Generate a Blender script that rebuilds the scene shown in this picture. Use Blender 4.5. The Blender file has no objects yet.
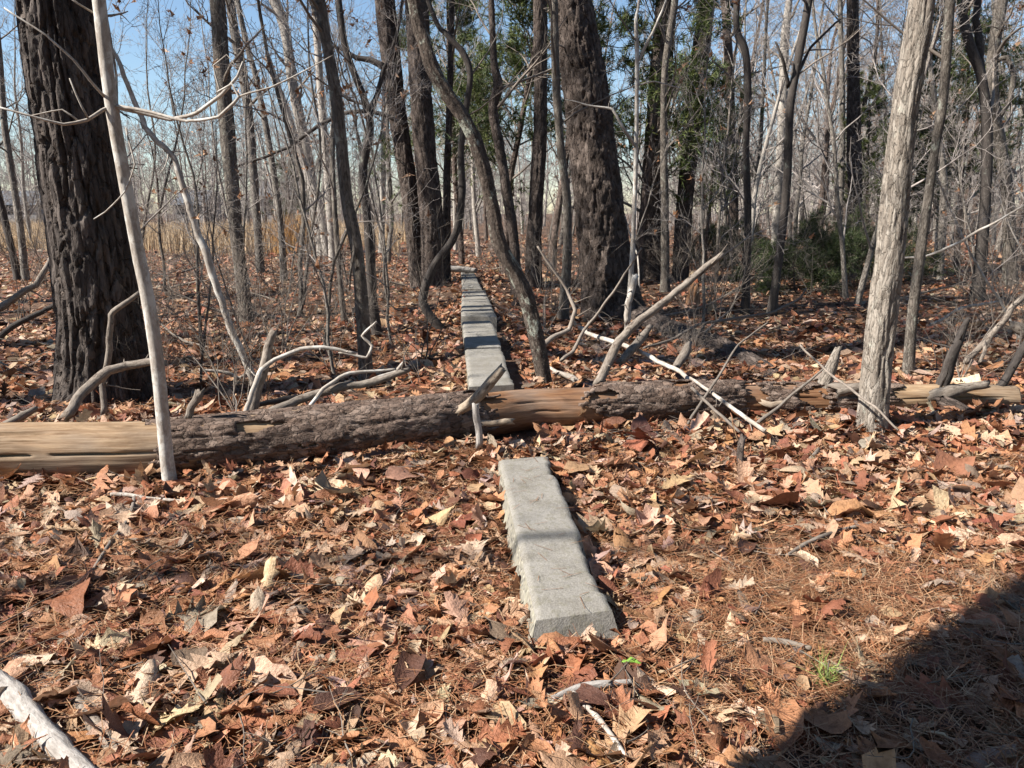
import bpy, math, random
import numpy as np

# ---------------------------------------------------------------- camera, sky, sun, exposure
S = bpy.context.scene
COL = S.collection
W, H, FPX, HORIZ = 1024, 768, 800.0, 210.0
CAMZ = 1.45
TH = math.atan((H / 2 - HORIZ) / FPX)
cd = bpy.data.cameras.new('camera')
cam = bpy.data.objects.new('camera', cd)
COL.objects.link(cam)
cd.sensor_width = 36.0
cd.lens = 36.0 * FPX / W
cd.clip_start, cd.clip_end = 0.05, 2000
cam.location = (0, 0, CAMZ)
cam.rotation_euler = (math.pi / 2 - TH, 0, 0)
S.camera = cam

SUN_AZ, SUN_EL = math.radians(18), math.radians(40)      # light travels right and away from the camera
tx, ty = math.cos(SUN_AZ), math.sin(SUN_AZ)
world = bpy.data.worlds.new('World')
S.world = world
world.use_nodes = True
wn = world.node_tree
sky = wn.nodes.new('ShaderNodeTexSky')
sky.sky_type = 'NISHITA'
sky.sun_disc = False
sky.sun_elevation = SUN_EL
sky.sun_rotation = math.atan2(-tx, -ty)
sky.air_density, sky.dust_density, sky.ozone_density = 1.05, 0.2, 3.2
wn.links.new(sky.outputs[0], wn.nodes['Background'].inputs[0])
wn.nodes['Background'].inputs[1].default_value = 0.064
sd = bpy.data.lights.new('sun', 'SUN')
sd.energy, sd.angle, sd.color = 5.0, math.radians(0.53), (1.0, 0.94, 0.86)
sun = bpy.data.objects.new('sun', sd)
COL.objects.link(sun)
from mathutils import Vector, Matrix, Euler
sun.rotation_euler = Vector((tx * math.cos(SUN_EL), ty * math.cos(SUN_EL), -math.sin(SUN_EL))).to_track_quat('-Z', 'Y').to_euler()
sun.location = (-20, -15, 25)
S.view_settings.view_transform = 'Standard'
S.view_settings.look = 'None'
S.view_settings.gamma = 1
S.view_settings.exposure = 1.36
S.render.engine = 'CYCLES'
S.cycles.max_bounces = 5
S.cycles.diffuse_bounces = 3
S.cycles.glossy_bounces = 2
S.cycles.transmission_bounces = 3
S.cycles.use_denoising = True
S.cycles.caustics_reflective = S.cycles.caustics_refractive = False

# ---------------------------------------------------------------- noise helpers (numpy)
def hsh(ix, iy, iz=0, s=0):
    n = (np.asarray(ix, np.int64) * 73856093) ^ (np.asarray(iy, np.int64) * 19349663) ^ (np.asarray(iz, np.int64) * 83492791) ^ (s * 2654435761)
    n = (n ^ (n >> 13)) * 1274126177 & 0x7fffffffffff
    n = (n ^ (n >> 16)) * 668265263 & 0x7fffffffffff
    return ((n ^ (n >> 15)) & 0xffffff) / float(0xffffff)

def vnoise(x, y, z=0.0, s=0, per=None):
    x, y, z = np.broadcast_arrays(np.asarray(x, float), np.asarray(y, float), np.asarray(z, float))
    ix, iy, iz = np.floor(x).astype(np.int64), np.floor(y).astype(np.int64), np.floor(z).astype(np.int64)
    fx, fy, fz = x - ix, y - iy, z - iz
    fx, fy, fz = (f * f * (3 - 2 * f) for f in (fx, fy, fz))
    px = (lambda i: i % per) if per else (lambda i: i)
    r = 0
    for a in (0, 1):
        for b in (0, 1):
            for c in (0, 1):
                r = r + hsh(px(ix + a), iy + b, iz + c, s) * (fx if a else 1 - fx) * (fy if b else 1 - fy) * (fz if c else 1 - fz)
    return r * 2 - 1

def fbm(x, y, z=0.0, s=0, o=4):
    r, a, t = 0, 1.0, 0
    for k in range(o):
        r = r + a * vnoise(np.asarray(x) * 2 ** k, np.asarray(y) * 2 ** k, np.asarray(z) * 2 ** k, s + k)
        t += a
        a *= .5
    return r / t

def worley(u, v, per, s=0):
    """F1, F2, cell id on a grid that is periodic in u"""
    iu, iv = np.floor(u).astype(np.int64), np.floor(v).astype(np.int64)
    f1 = np.full(u.shape, 9.0); f2 = np.full(u.shape, 9.0); cid = np.zeros(u.shape)
    for a in (-1, 0, 1):
        for b in (-1, 0, 1):
            cu, cv = iu + a, iv + b
            pu = cu + .15 + .7 * hsh(cu % per, cv, 1, s)
            pv = cv + .1 + .8 * hsh(cu % per, cv, 2, s)
            d = np.hypot(u - pu, v - pv)
            idv = hsh(cu % per, cv, 3, s)
            nw = d < f1
            f2 = np.where(nw, f1, np.minimum(f2, d))
            cid = np.where(nw, idv, cid)
            f1 = np.where(nw, d, f1)
    return f1, f2, cid

def sstep(a, b, x):
    t = np.clip((x - a) / (b - a), 0, 1)
    return t * t * (3 - 2 * t)

# ---------------------------------------------------------------- pixel -> place
CF = np.array((0, math.cos(TH), -math.sin(TH)))
CU = np.array((0, math.sin(TH), math.cos(TH)))
CC = np.array((0, 0, CAMZ))
def ray(px, py):
    return CF + (px - W / 2) / FPX * np.array((1., 0, 0)) + (H / 2 - py) / FPX * CU
def P(px, py, Y):
    r = ray(px, py)
    return CC + r * (Y / r[1])
def hgt(x, y):
    x, y = np.asarray(x, float), np.asarray(y, float)
    far = sstep(12, 40, np.hypot(x, y))
    z = .055 * fbm(x * .45, y * .45, 3.1, 5, 3) + .018 * fbm(x * 2.2, y * 2.2, 1.7, 9, 2)
    z = z + far * .16 * fbm(x * .06, y * .06, .5, 13, 2)
    # bank along the far run of the curb
    cx = -.02 - .062 * (y - 5)
    bank = np.exp(-((x - cx) / .8) ** 2) * sstep(4.9, 5.8, y) * (1 - sstep(14, 20, y))
    z = z + .15 * bank
    # litter heaped against the front of the log
    ly = 4.48 + .285 * (x + 1.2)
    z = z + .045 * np.exp(-((y - ly + .32) / .22) ** 2) * sstep(-1.2, -.6, x) * (1 - sstep(3.4, 4, x))
    z = z - .05 * np.exp(-((x - .2) ** 2 + (y - 3.4) ** 2) / .9)
    return z
def G(px, py):
    z = 0.0
    r = ray(px, py)
    for _ in range(6):
        p = CC + r * ((z - CAMZ) / r[2])
        z = float(hgt(p[0], p[1]))
    return np.array((p[0], p[1], z))
def Gz(px, py, z):
    r = ray(px, py)
    return CC + r * ((z - CAMZ) / r[2])
def depth(p):
    return float(np.dot(np.asarray(p) - CC, CF))

# ---------------------------------------------------------------- mesh accumulation
class Acc:
    def __init__(s):
        s.V, s.F4, s.F3, s.B, s.C = [], [], [], [], []
        s.n = 0
    def add(s, V, F4=None, F3=None, B=None, C=None):
        V = np.asarray(V, np.float32)
        s.V.append(V)
        if F4 is not None and len(F4): s.F4.append(np.asarray(F4, np.int32) + s.n)
        if F3 is not None and len(F3): s.F3.append(np.asarray(F3, np.int32) + s.n)
        s.B.append(np.asarray(B if B is not None else V, np.float32))
        s.C.append(np.asarray(C, np.float32) if C is not None else np.full((len(V), 3), .5, np.float32))
        s.n += len(V)
    def mesh(s, name, loc=(0, 0, 0), col=False, smooth=True):
        me = bpy.data.meshes.new(name)
        V = np.concatenate(s.V) - np.asarray(loc, np.float32)
        f4 = np.concatenate(s.F4) if s.F4 else np.zeros((0, 4), np.int32)
        f3 = np.concatenate(s.F3) if s.F3 else np.zeros((0, 3), np.int32)
        me.vertices.add(len(V)); me.vertices.foreach_set('co', V.ravel().astype(np.float32))
        nl = len(f4) * 4 + len(f3) * 3
        me.loops.add(nl)
        me.loops.foreach_set('vertex_index', np.concatenate([f4.ravel(), f3.ravel()]).astype(np.int32))
        npoly = len(f4) + len(f3)
        me.polygons.add(npoly)
        st = np.concatenate([np.arange(len(f4)) * 4, len(f4) * 4 + np.arange(len(f3)) * 3]).astype(np.int32)
        me.polygons.foreach_set('loop_start', st)
        me.polygons.foreach_set('use_smooth', np.full(npoly, smooth))
        a = me.attributes.new('bv', 'FLOAT_VECTOR', 'POINT')
        a.data.foreach_set('vector', np.concatenate(s.B).ravel().astype(np.float32))
        if col:
            c = np.concatenate(s.C)
            c = np.concatenate([c, np.ones((len(c), 1), np.float32)], 1)
            a = me.attributes.new('col', 'FLOAT_COLOR', 'POINT')
            a.data.foreach_set('color', c.ravel().astype(np.float32))
        me.update(calc_edges=True)
        return me

def thing(name, loc, label, cat, group=None):
    o = bpy.data.objects.new(name, None)
    o.empty_display_size = .1
    COL.objects.link(o)
    o.location = loc
    o['label'] = label; o['category'] = cat
    if group: o['group'] = group
    return o
def part(name, acc, mat, parent=None, loc=(0, 0, 0), col=False, smooth=True):
    me = acc.mesh(name, loc, col, smooth) if isinstance(acc, Acc) else acc
    o = bpy.data.objects.new(name, me)
    COL.objects.link(o)
    if mat and not me.materials: me.materials.append(mat)
    if parent is not None: o.parent = parent
    return o
def solo(name, acc, mat, loc, label, cat, group=None, col=False, smooth=True):
    o = part(name, acc, mat, None, loc, col, smooth)
    o.location = loc
    o['label'] = label; o['category'] = cat
    if group: o['group'] = group
    return o
def kind(o, k):
    o['kind'] = k
    return o

# ---------------------------------------------------------------- tubes and growth
def resample(pts, rad, step):
    pts = np.asarray(pts, float); rad = np.asarray(rad, float)
    n = len(pts)
    out, ro = [], []
    for i in range(n - 1):
        p0, p1, p2, p3 = pts[max(i - 1, 0)], pts[i], pts[i + 1], pts[min(i + 2, n - 1)]
        m = max(1, int(np.linalg.norm(p2 - p1) / step))
        for t in np.arange(m) / m:
            out.append(.5 * ((2 * p1) + (p2 - p0) * t + (2 * p0 - 5 * p1 + 4 * p2 - p3) * t * t + (3 * p1 - p0 - 3 * p2 + p3) * t ** 3))
            ro.append(rad[i] * (1 - t) + rad[i + 1] * t)
    out.append(pts[-1]); ro.append(rad[-1])
    return np.array(out), np.array(ro)

def tube(acc, pts, rad, k=6, disp=None, cap0=False, cap1=False, col=None, rng0=0.0, jag=0.0):
    pts = np.asarray(pts, float); rad = np.asarray(rad, float)
    n = len(pts)
    T = np.gradient(pts, axis=0)
    T /= np.linalg.norm(T, axis=1)[:, None] + 1e-12
    a = np.array((1., 0, 0)) if abs(T[0, 0]) < .8 else np.array((0, 1., 0))
    N = np.empty_like(pts)
    v = a - T[0] * np.dot(a, T[0]); N[0] = v / np.linalg.norm(v)
    for i in range(1, n):
        v = N[i - 1] - T[i] * np.dot(N[i - 1], T[i])
        N[i] = v / (np.linalg.norm(v) + 1e-12)
    B = np.cross(T, N)
    ang = np.arange(k) * 2 * math.pi / k
    L = np.concatenate([[0], np.cumsum(np.linalg.norm(np.diff(pts, axis=0), axis=1))]) + rng0
    R = np.repeat(rad[:, None], k, 1)
    if disp is not None:
        R = disp(ang[None, :] + 0 * R, L[:, None] + 0 * R, R)
    V = pts[:, None] + R[..., None] * (np.cos(ang)[None, :, None] * N[:, None] + np.sin(ang)[None, :, None] * B[:, None])
    if jag:
        for e_, sg in ((0, -1), (n - 1, 1)):
            jr = hsh(np.arange(k), int(abs(pts[e_, 0]) * 977), int(abs(pts[e_, 1]) * 631), 5)
            V[e_] += T[e_] * sg * ((jr - .35) * jag * rad[e_])[:, None]
    BV = np.stack([np.cos(ang)[None, :] * rad[:, None], np.sin(ang)[None, :] * rad[:, None], np.repeat(L[:, None], k, 1)], -1)
    i = np.arange(n - 1)[:, None] * k; j = np.arange(k)[None, :]; j2 = (j + 1) % k
    F = np.stack([i + j, i + j2, i + k + j2, i + k + j], -1).reshape(-1, 4)
    V = V.reshape(-1, 3); BV = BV.reshape(-1, 3)
    F3 = []
    ex, eb = [], []
    for flag, base, pc, lv in ((cap0, 0, pts[0], L[0]), (cap1, (n - 1) * k, pts[-1], L[-1])):
        if flag:
            c = n * k + len(ex)
            ex.append(pc); eb.append((0, 0, lv))
            for q in range(k):
                F3.append((base + q, base + (q + 1) % k, c) if base else (base + (q + 1) % k, base + q, c))
    if ex:
        V = np.concatenate([V, ex]); BV = np.concatenate([BV, eb])
    acc.add(V, F, F3 or None, BV, None if col is None else np.repeat(np.asarray(col, float)[None], len(V), 0))

def unit(v):
    v = np.asarray(v, float)
    return v / (np.linalg.norm(v) + 1e-12)
def perp(rng, d):
    v = rng.normal(size=3)
    return unit(v - d * np.dot(v, d))
def wander(rng, p, d, L, n, wig, up=0.0):
    pts = [np.asarray(p, float)]
    d = unit(d)
    for i in range(n):
        d = unit(d + rng.normal(size=3) * wig + np.array((0, 0, up)))
        pts.append(pts[-1] + d * L / n)
    return np.array(pts), d
def nsides(r):
    return 7 if r > .03 else 5 if r > .012 else 4 if r > .006 else 3
def grow(rng, acc, p, d, L, r, lev, kids=(5, 4, 3), ang=(.5, 1.1), wig=.16, up=.03, rmin=.0016, tips=None):
    n = (6, 4, 3, 2)[min(lev, 3)]
    pts, de = wander(rng, p, d, L, n, wig, up)
    rad = np.maximum(r * (1 - .78 * np.linspace(0, 1, n + 1)), rmin * .8)
    tube(acc, pts, rad, nsides(r))
    if tips is not None and lev >= 1: tips.append((pts[-1], de))
    if lev < len(kids):
        m = max(1, int(round(kids[lev] * rng.uniform(.7, 1.3))))
        for q in range(m):
            t = rng.uniform(.22, 1.0)
            f = t * n; i = min(int(f), n - 1)
            pp = pts[i] + (pts[i + 1] - pts[i]) * (f - i)
            dd = unit(pts[i + 1] - pts[i])
            a = rng.uniform(*ang)
            nd = dd * math.cos(a) + perp(rng, dd) * math.sin(a)
            rr = max(r * (1 - .7 * t) * rng.uniform(.4, .62), rmin)
            grow(rng, acc, pp, nd, L * rng.uniform(.32, .6) * (1.15 - .5 * t), rr, lev + 1, kids, ang, wig, up, rmin, tips)

def branches(rng, acc, pts, rad, n, t0, t1, L, kids=(5, 4, 2), up=.05, a0=(.7, 1.25), rf=.38, rmin=.0016, tips=None):
    cum = np.concatenate([[0], np.cumsum(np.linalg.norm(np.diff(pts, axis=0), axis=1))]); cum /= cum[-1]
    for q in range(n):
        t = t0 + (t1 - t0) * (q + rng.uniform(0, 1)) / n
        i = min(np.searchsorted(cum, t) - 1, len(pts) - 2); i = max(i, 0)
        f = (t - cum[i]) / (cum[i + 1] - cum[i] + 1e-9)
        p = pts[i] + (pts[i + 1] - pts[i]) * f
        r = rad[i] + (rad[i + 1] - rad[i]) * f
        d = unit(pts[i + 1] - pts[i])
        a = rng.uniform(*a0)
        nd = d * math.cos(a) + perp(rng, d) * math.sin(a)
        grow(rng, acc, p, nd, L * rng.uniform(.6, 1.2) * (1.1 - .55 * (t - t0) / (t1 - t0 + 1e-9)), max(r * rf * rng.uniform(.7, 1.2), rmin * 2), 0, kids, up=up, rmin=rmin, tips=tips)

# ---------------------------------------------------------------- materials
def mat(name):
    m = bpy.data.materials.new(name)
    m.use_nodes = True
    nt = m.node_tree
    b = nt.nodes['Principled BSDF']
    b.inputs['Specular IOR Level'].default_value = .25
    return m, nt, b
def ramp(nt, fac, stops):
    r = nt.nodes.new('ShaderNodeValToRGB')
    el = r.color_ramp.elements
    while len(el) < len(stops): el.new(.5)
    for e, (p, c) in zip(el, stops):
        e.position = p
        e.color = tuple(c) + (1,) if len(c) == 3 else c
    nt.links.new(fac, r.inputs[0])
    return r.outputs[0]
def attr(nt, n, out='Vector'):
    a = nt.nodes.new('ShaderNodeAttribute'); a.attribute_name = n
    return a.outputs[out]
def mapping(nt, vec, sc):
    m = nt.nodes.new('ShaderNodeMapping')
    m.inputs['Scale'].default_value = sc
    nt.links.new(vec, m.inputs[0])
    return m.outputs[0]
def noise(nt, vec, scale, detail=4, rough=.6, dist=0.0):
    n = nt.nodes.new('ShaderNodeTexNoise')
    n.inputs['Scale'].default_value = scale
    n.inputs['Detail'].default_value = detail
    n.inputs['Roughness'].default_value = rough
    n.inputs['Distortion'].default_value = dist
    if vec is not None: nt.links.new(vec, n.inputs['Vector'])
    return n.outputs['Fac']
def voro(nt, vec, scale, feat='F1', out='Distance'):
    n = nt.nodes.new('ShaderNodeTexVoronoi')
    n.feature = feat
    n.inputs['Scale'].default_value = scale
    if vec is not None: nt.links.new(vec, n.inputs['Vector'])
    return n.outputs[out]
def mix(nt, fac, a, b, mode='MIX'):
    m = nt.nodes.new('ShaderNodeMix'); m.data_type = 'RGBA'; m.blend_type = mode
    for s, v in ((0, fac), (6, a), (7, b)):
        if isinstance(v, (int, float)): m.inputs[s].default_value = v
        elif isinstance(v, tuple): m.inputs[s].default_value = v + (1,) if len(v) == 3 else v
        else: nt.links.new(v, m.inputs[s])
    return m.outputs[2]
def bump(nt, b, h, strength, dist, prev=None):
    n = nt.nodes.new('ShaderNodeBump')
    n.inputs['Strength'].default_value = strength
    n.inputs['Distance'].default_value = dist
    nt.links.new(h, n.inputs['Height'])
    if prev is not None: nt.links.new(prev, n.inputs['Normal'])
    nt.links.new(n.outputs[0], b.inputs['Normal'])
    return n.outputs[0]
def objrand(nt):
    return nt.nodes.new('ShaderNodeObjectInfo').outputs['Random']

def bark_mat(name, c0, c1, c2, sc=1.0, bstr=.6, bdist=.01, lichen=None, lich_t=(.55, .7), vary=.0, flake=0.0, fz=.45):
    m, nt, b = mat(name)
    v = attr(nt, 'bv')
    n1 = noise(nt, mapping(nt, v, (14 * sc, 14 * sc, 4 * sc)), 1.0, 6, .65, .6)
    n2 = noise(nt, mapping(nt, v, (60 * sc, 60 * sc, 22 * sc)), 1.0, 4, .7)
    c = ramp(nt, n1, [(.3, c0), (.5, c1), (.72, c2)])
    c = mix(nt, .55, c, ramp(nt, n2, [(.3, c0), (.7, c2)]))
    hts = []
    if flake:
        fv = mapping(nt, v, (flake, flake, flake * fz))
        wn_ = nt.nodes.new('ShaderNodeVectorMath'); wn_.operation = 'MULTIPLY_ADD'
        nn = nt.nodes.new('ShaderNodeTexNoise'); nn.inputs['Scale'].default_value = .9; nn.inputs['Detail'].default_value = 5
        nt.links.new(fv, nn.inputs['Vector'])
        nt.links.new(nn.outputs['Color'], wn_.inputs[0]); wn_.inputs[1].default_value = (1.6, 1.6, 1.6); nt.links.new(fv, wn_.inputs[2])
        vo = nt.nodes.new('ShaderNodeTexVoronoi'); vo.distance = 'MANHATTAN'; vo.inputs['Scale'].default_value = 1.0
        nt.links.new(wn_.outputs[0], vo.inputs['Vector'])
        ve = nt.nodes.new('ShaderNodeTexVoronoi'); ve.feature = 'DISTANCE_TO_EDGE'; ve.inputs['Scale'].default_value = 1.0
        nt.links.new(wn_.outputs[0], ve.inputs['Vector'])
        c = mix(nt, .45, c, ramp(nt, vo.outputs['Color'], [(.15, c0), (.5, c1), (.85, c2)]))
        nf = noise(nt, mapping(nt, v, (flake * .8, flake * .8, flake * fz * .8)), 1.0, 5, .55, .4)
        st = ramp(nt, nf, [(.33, (0,) * 3), (.35, (.25,) * 3), (.43, (.27,) * 3), (.45, (.5,) * 3), (.52, (.52,) * 3), (.54, (.75,) * 3), (.62, (.78,) * 3), (.64, (1,) * 3)])
        hts = [(ramp(nt, ve.outputs[0], [(0, (0,) * 3), (.06, (.8,) * 3), (.4, (1,) * 3)]), .4 / flake), (vo.outputs['Color'], .35 / flake), (st, .35 / flake)]
    if lichen:
        ln = noise(nt, mapping(nt, v, (11, 11, 7)), 1.0, 7, .72, .3)
        f = ramp(nt, ln, [(lich_t[0], (0, 0, 0)), (lich_t[1], (1, 1, 1))])
        c = mix(nt, f, c, lichen)
    if vary:
        r = ramp(nt, objrand(nt), [(0, (1 - vary,) * 3), (1, (1 + vary, 1 + vary * .9, 1 + vary * .8))])
        c = mix(nt, 1.0, c, r, 'MULTIPLY')
    nt.links.new(c, b.inputs['Base Color'])
    b.inputs['Roughness'].default_value = .9
    pv = bump(nt, b, n1, bstr, bdist)
    pv = bump(nt, b, n2, bstr, bdist * .4, pv)
    for h_, dd in hts: pv = bump(nt, b, h_, .9, dd, pv)
    return m

M = {}
M['pine'] = bark_mat('pine_bark', (.016, .0115, .0095), (.058, .042, .034), (.17, .136, .116), .8, .9, .014, flake=20)
M['logbark'] = bark_mat('fallen_pine_bark', (.032, .019, .014), (.12, .078, .057), (.28, .215, .175), .9, .9, .012, flake=28, fz=.6)
M['pine_grey'] = bark_mat('weathered_pine_bark', (.014, .011, .0095), (.045, .035, .030), (.15, .124, .108), .8, 1.0, .016, flake=22, fz=.25)
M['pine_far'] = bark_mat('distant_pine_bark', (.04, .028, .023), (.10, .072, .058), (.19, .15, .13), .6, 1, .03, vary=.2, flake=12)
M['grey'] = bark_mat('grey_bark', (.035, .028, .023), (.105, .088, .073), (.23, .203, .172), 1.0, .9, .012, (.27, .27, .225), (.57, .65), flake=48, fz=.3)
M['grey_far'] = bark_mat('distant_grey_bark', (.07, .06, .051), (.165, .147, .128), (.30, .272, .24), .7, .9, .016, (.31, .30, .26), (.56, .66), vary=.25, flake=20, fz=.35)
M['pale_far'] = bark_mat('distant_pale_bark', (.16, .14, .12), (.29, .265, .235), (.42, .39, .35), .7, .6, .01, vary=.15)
M['dark'] = bark_mat('dark_bark', (.016, .013, .012), (.042, .035, .031), (.10, .086, .076), 1.2, .8, .010, (.15, .155, .13), (.6, .68))
M['pale'] = bark_mat('pale_smooth_bark', (.15, .12, .095), (.31, .27, .228), (.43, .395, .35), 1.2, .6, .005, (.47, .45, .41), (.48, .58))
M['lightgrey'] = bark_mat('light_grey_furrowed_bark', (.075, .06, .048), (.225, .19, .155), (.36, .325, .28), 1.0, .9, .010, (.36, .35, .295), (.58, .70), flake=38, fz=.28)
M['lichen'] = bark_mat('lichened_bark', (.022, .016, .013), (.065, .049, .039), (.145, .115, .094), 1.4, .9, .014, (.29, .30, .25), (.55, .61), flake=45, fz=.5)
M['twig'] = bark_mat('twig_bark', (.07, .057, .048), (.155, .132, .112), (.27, .238, .205), 2, .3, .002, vary=.3)
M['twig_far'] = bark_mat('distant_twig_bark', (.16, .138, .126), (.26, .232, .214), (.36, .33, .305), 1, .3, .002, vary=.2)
M['deadwood'] = bark_mat('grey_dead_wood', (.055, .042, .033), (.155, .127, .103), (.31, .275, .235), 1.2, .9, .008, (.045, .032, .025), (.54, .62), vary=.2)
M['birch'] = bark_mat('chalky_bark', (.11, .092, .078), (.33, .30, .27), (.47, .445, .415), 1.2, .9, .010, (.085, .068, .055), (.59, .65))

def wood_mat(name, c0, c1, c2, cracks=True):
    m, nt, b = mat(name)
    v = attr(nt, 'bv')
    n1 = noise(nt, mapping(nt, v, (26, 26, 1.6)), 1, 6, .65, .4)
    n2 = noise(nt, mapping(nt, v, (6, 6, 2.2)), 1, 6, .7, .8)
    n4 = noise(nt, mapping(nt, v, (3.5, 3.5, 1.5)), 1, 3, .6, .3)
    n3 = noise(nt, mapping(nt, v, (120, 120, 5)), 1, 3, .6)
    c = ramp(nt, n1, [(.3, c0), (.52, c1), (.72, c2)])
    c = mix(nt, ramp(nt, n2, [(.40, (0, 0, 0)), (.62, (.9, .9, .9))]), c, tuple(x * .55 for x in c0))
    c = mix(nt, ramp(nt, n4, [(.45, (0, 0, 0)), (.62, (.55, .55, .55))]), c, (.20, .175, .15))
    c = mix(nt, .35, c, ramp(nt, n3, [(.35, c0), (.65, c2)]))
    nt.links.new(c, b.inputs['Base Color'])
    b.inputs['Roughness'].default_value = .75
    pv = bump(nt, b, n1, .5, .006)
    bump(nt, b, n3, .5, .0015, pv)
    return m
M['wood'] = wood_mat('bare_tan_wood', (.16, .088, .042), (.30, .20, .115), (.42, .315, .205))
M['woodred'] = wood_mat('weathered_orange_wood', (.095, .038, .016), (.22, .105, .048), (.34, .20, .11))
M['woodend'] = bark_mat('broken_wood', (.11, .078, .052), (.27, .21, .155), (.40, .335, .26), 1.2, .8, .006, (.085, .052, .033), (.53, .6))

def leaf_mat(name, transl=.16):
    m, nt, b = mat(name)
    c = attr(nt, 'col', 'Color')
    v = attr(nt, 'bv')
    n = noise(nt, v, 9.0, 4, .65)
    c = mix(nt, 1.0, c, ramp(nt, n, [(.28, (.58, .54, .50)), (.5, (1, 1, 1)), (.75, (1.22, 1.18, 1.14))]), 'MULTIPLY')
    nt.links.new(c, b.inputs['Base Color'])
    b.inputs['Roughness'].default_value = .55
    b.inputs['Specular IOR Level'].default_value = .3
    bump(nt, b, noise(nt, v, 22.0, 4, .6), .4, .03)
    t = nt.nodes.new('ShaderNodeBsdfTranslucent')
    nt.links.new(c, t.inputs[0])
    mx = nt.nodes.new('ShaderNodeMixShader'); mx.inputs[0].default_value = transl
    nt.links.new(b.outputs[0], mx.inputs[1]); nt.links.new(t.outputs[0], mx.inputs[2])
    nt.links.new(mx.outputs[0], nt.nodes['Material Output'].inputs[0])
    return m
M['leaf'] = leaf_mat('dead_leaf')
M['needle'] = leaf_mat('dead_needle', .15)
M['green'] = leaf_mat('evergreen_needle', .25)

m, nt, b = mat('forest_soil'); M['soil'] = m
tc = nt.nodes.new('ShaderNodeTexCoord').outputs['Object']
n1 = noise(nt, tc, 3.0, 8, .7); n2 = noise(nt, tc, 28.0, 6, .7, .8); n3 = voro(nt, tc, 14.0, 'F1', 'Color')
c = ramp(nt, n2, [(.3, (.03, .018, .012)), (.5, (.10, .056, .034)), (.7, (.20, .12, .072))])
c = mix(nt, .35, c, ramp(nt, n3, [(.2, (.05, .03, .02)), (.5, (.17, .09, .05)), (.8, (.28, .18, .115))]))
c = mix(nt, ramp(nt, n1, [(.4, (0, 0, 0)), (.65, (.6, .6, .6))]), c, (.09, .055, .038))
nt.links.new(c, b.inputs['Base Color']); b.inputs['Roughness'].default_value = .95
pv = bump(nt, b, n2, .9, .03); bump(nt, b, voro(nt, tc, 22.0), .6, .02, pv)

m, nt, b = mat('weathered_concrete'); M['concrete'] = m
v = attr(nt, 'bv')
n1 = noise(nt, v, 5.0, 6, .65); n2 = noise(nt, v, 160.0, 3, .7); n3 = noise(nt, v, 38.0, 5, .7)
c = ramp(nt, n1, [(.32, (.105, .094, .074)), (.5, (.205, .193, .172)), (.72, (.28, .266, .242))])
c = mix(nt, .4, c, ramp(nt, n2, [(.34, (.12, .11, .095)), (.5, (.215, .20, .175)), (.66, (.32, .30, .265))]))
c = mix(nt, ramp(nt, n3, [(.50, (0, 0, 0)), (.66, (.6, .6, .6))]), c, (.15, .14, .098))
nt.links.new(c, b.inputs['Base Color']); b.inputs['Roughness'].default_value = .92
pv = bump(nt, b, n3, .5, .008); bump(nt, b, n2, .6, .003, pv)

m, nt, b = mat('pebbled_concrete'); M['aggregate'] = m
v = attr(nt, 'bv')
vo = nt.nodes.new('ShaderNodeTexVoronoi'); vo.inputs['Scale'].default_value = 62
nt.links.new(v, vo.inputs['Vector'])
c = ramp(nt, vo.outputs['Color'], [(.2, (.045, .043, .042)), (.45, (.26, .235, .18)), (.6, (.07, .068, .066)), (.85, (.36, .335, .28))])
c = mix(nt, ramp(nt, vo.outputs['Distance'], [(.3, (0, 0, 0)), (.5, (.8, .8, .8))]), c, (.20, .187, .15))
c = mix(nt, ramp(nt, noise(nt, v, 9, 5), [(.56, (0, 0, 0)), (.68, (1, 1, 1))]), c, (.24, .23, .175))
nt.links.new(c, b.inputs['Base Color']); b.inputs['Roughness'].default_value = .9
bump(nt, b, vo.outputs['Distance'], .5, -.003)

def flat(name, c, rough=.7):
    m, nt, b = mat(name)
    tc = nt.nodes.new('ShaderNodeTexCoord').outputs['Object']
    n = noise(nt, tc, 3, 4)
    nt.links.new(mix(nt, 1.0, c, ramp(nt, n, [(.3, (.8, .8, .8)), (.7, (1.1, 1.1, 1.1))]), 'MULTIPLY'), b.inputs['Base Color'])
    b.inputs['Roughness'].default_value = rough
    return m
M['white'] = flat('white_siding', (.3, .29, .28)); M['roofgrey'] = flat('grey_roofing', (.10, .11, .125))
M['redpaint'] = flat('red_paint', (.26, .03, .028), .45); M['glass'] = flat('dark_glass', (.03, .035, .04), .1); M['tyre'] = flat('black_rubber', (.02, .02, .02), .9)

# ---------------------------------------------------------------- ground
nu = 210
u = np.linspace(-1, 1, nu)
gx = 3.2 * np.sinh(u * 5.1)
v_ = np.linspace(-.72, 1, nu)
gy = 5.0 + 3.2 * np.sinh(v_ * 5.3)
GX, GY = np.meshgrid(gx, gy)
GZ = hgt(GX, GY)
a = Acc()
i = np.arange(nu - 1)[:, None] * nu + np.arange(nu - 1)[None]
a.add(np.stack([GX, GY, GZ], -1).reshape(-1, 3), np.stack([i, i + 1, i + nu + 1, i + nu], -1).reshape(-1, 4))
ground = kind(part('ground', a, M['soil']), 'structure')

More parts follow.
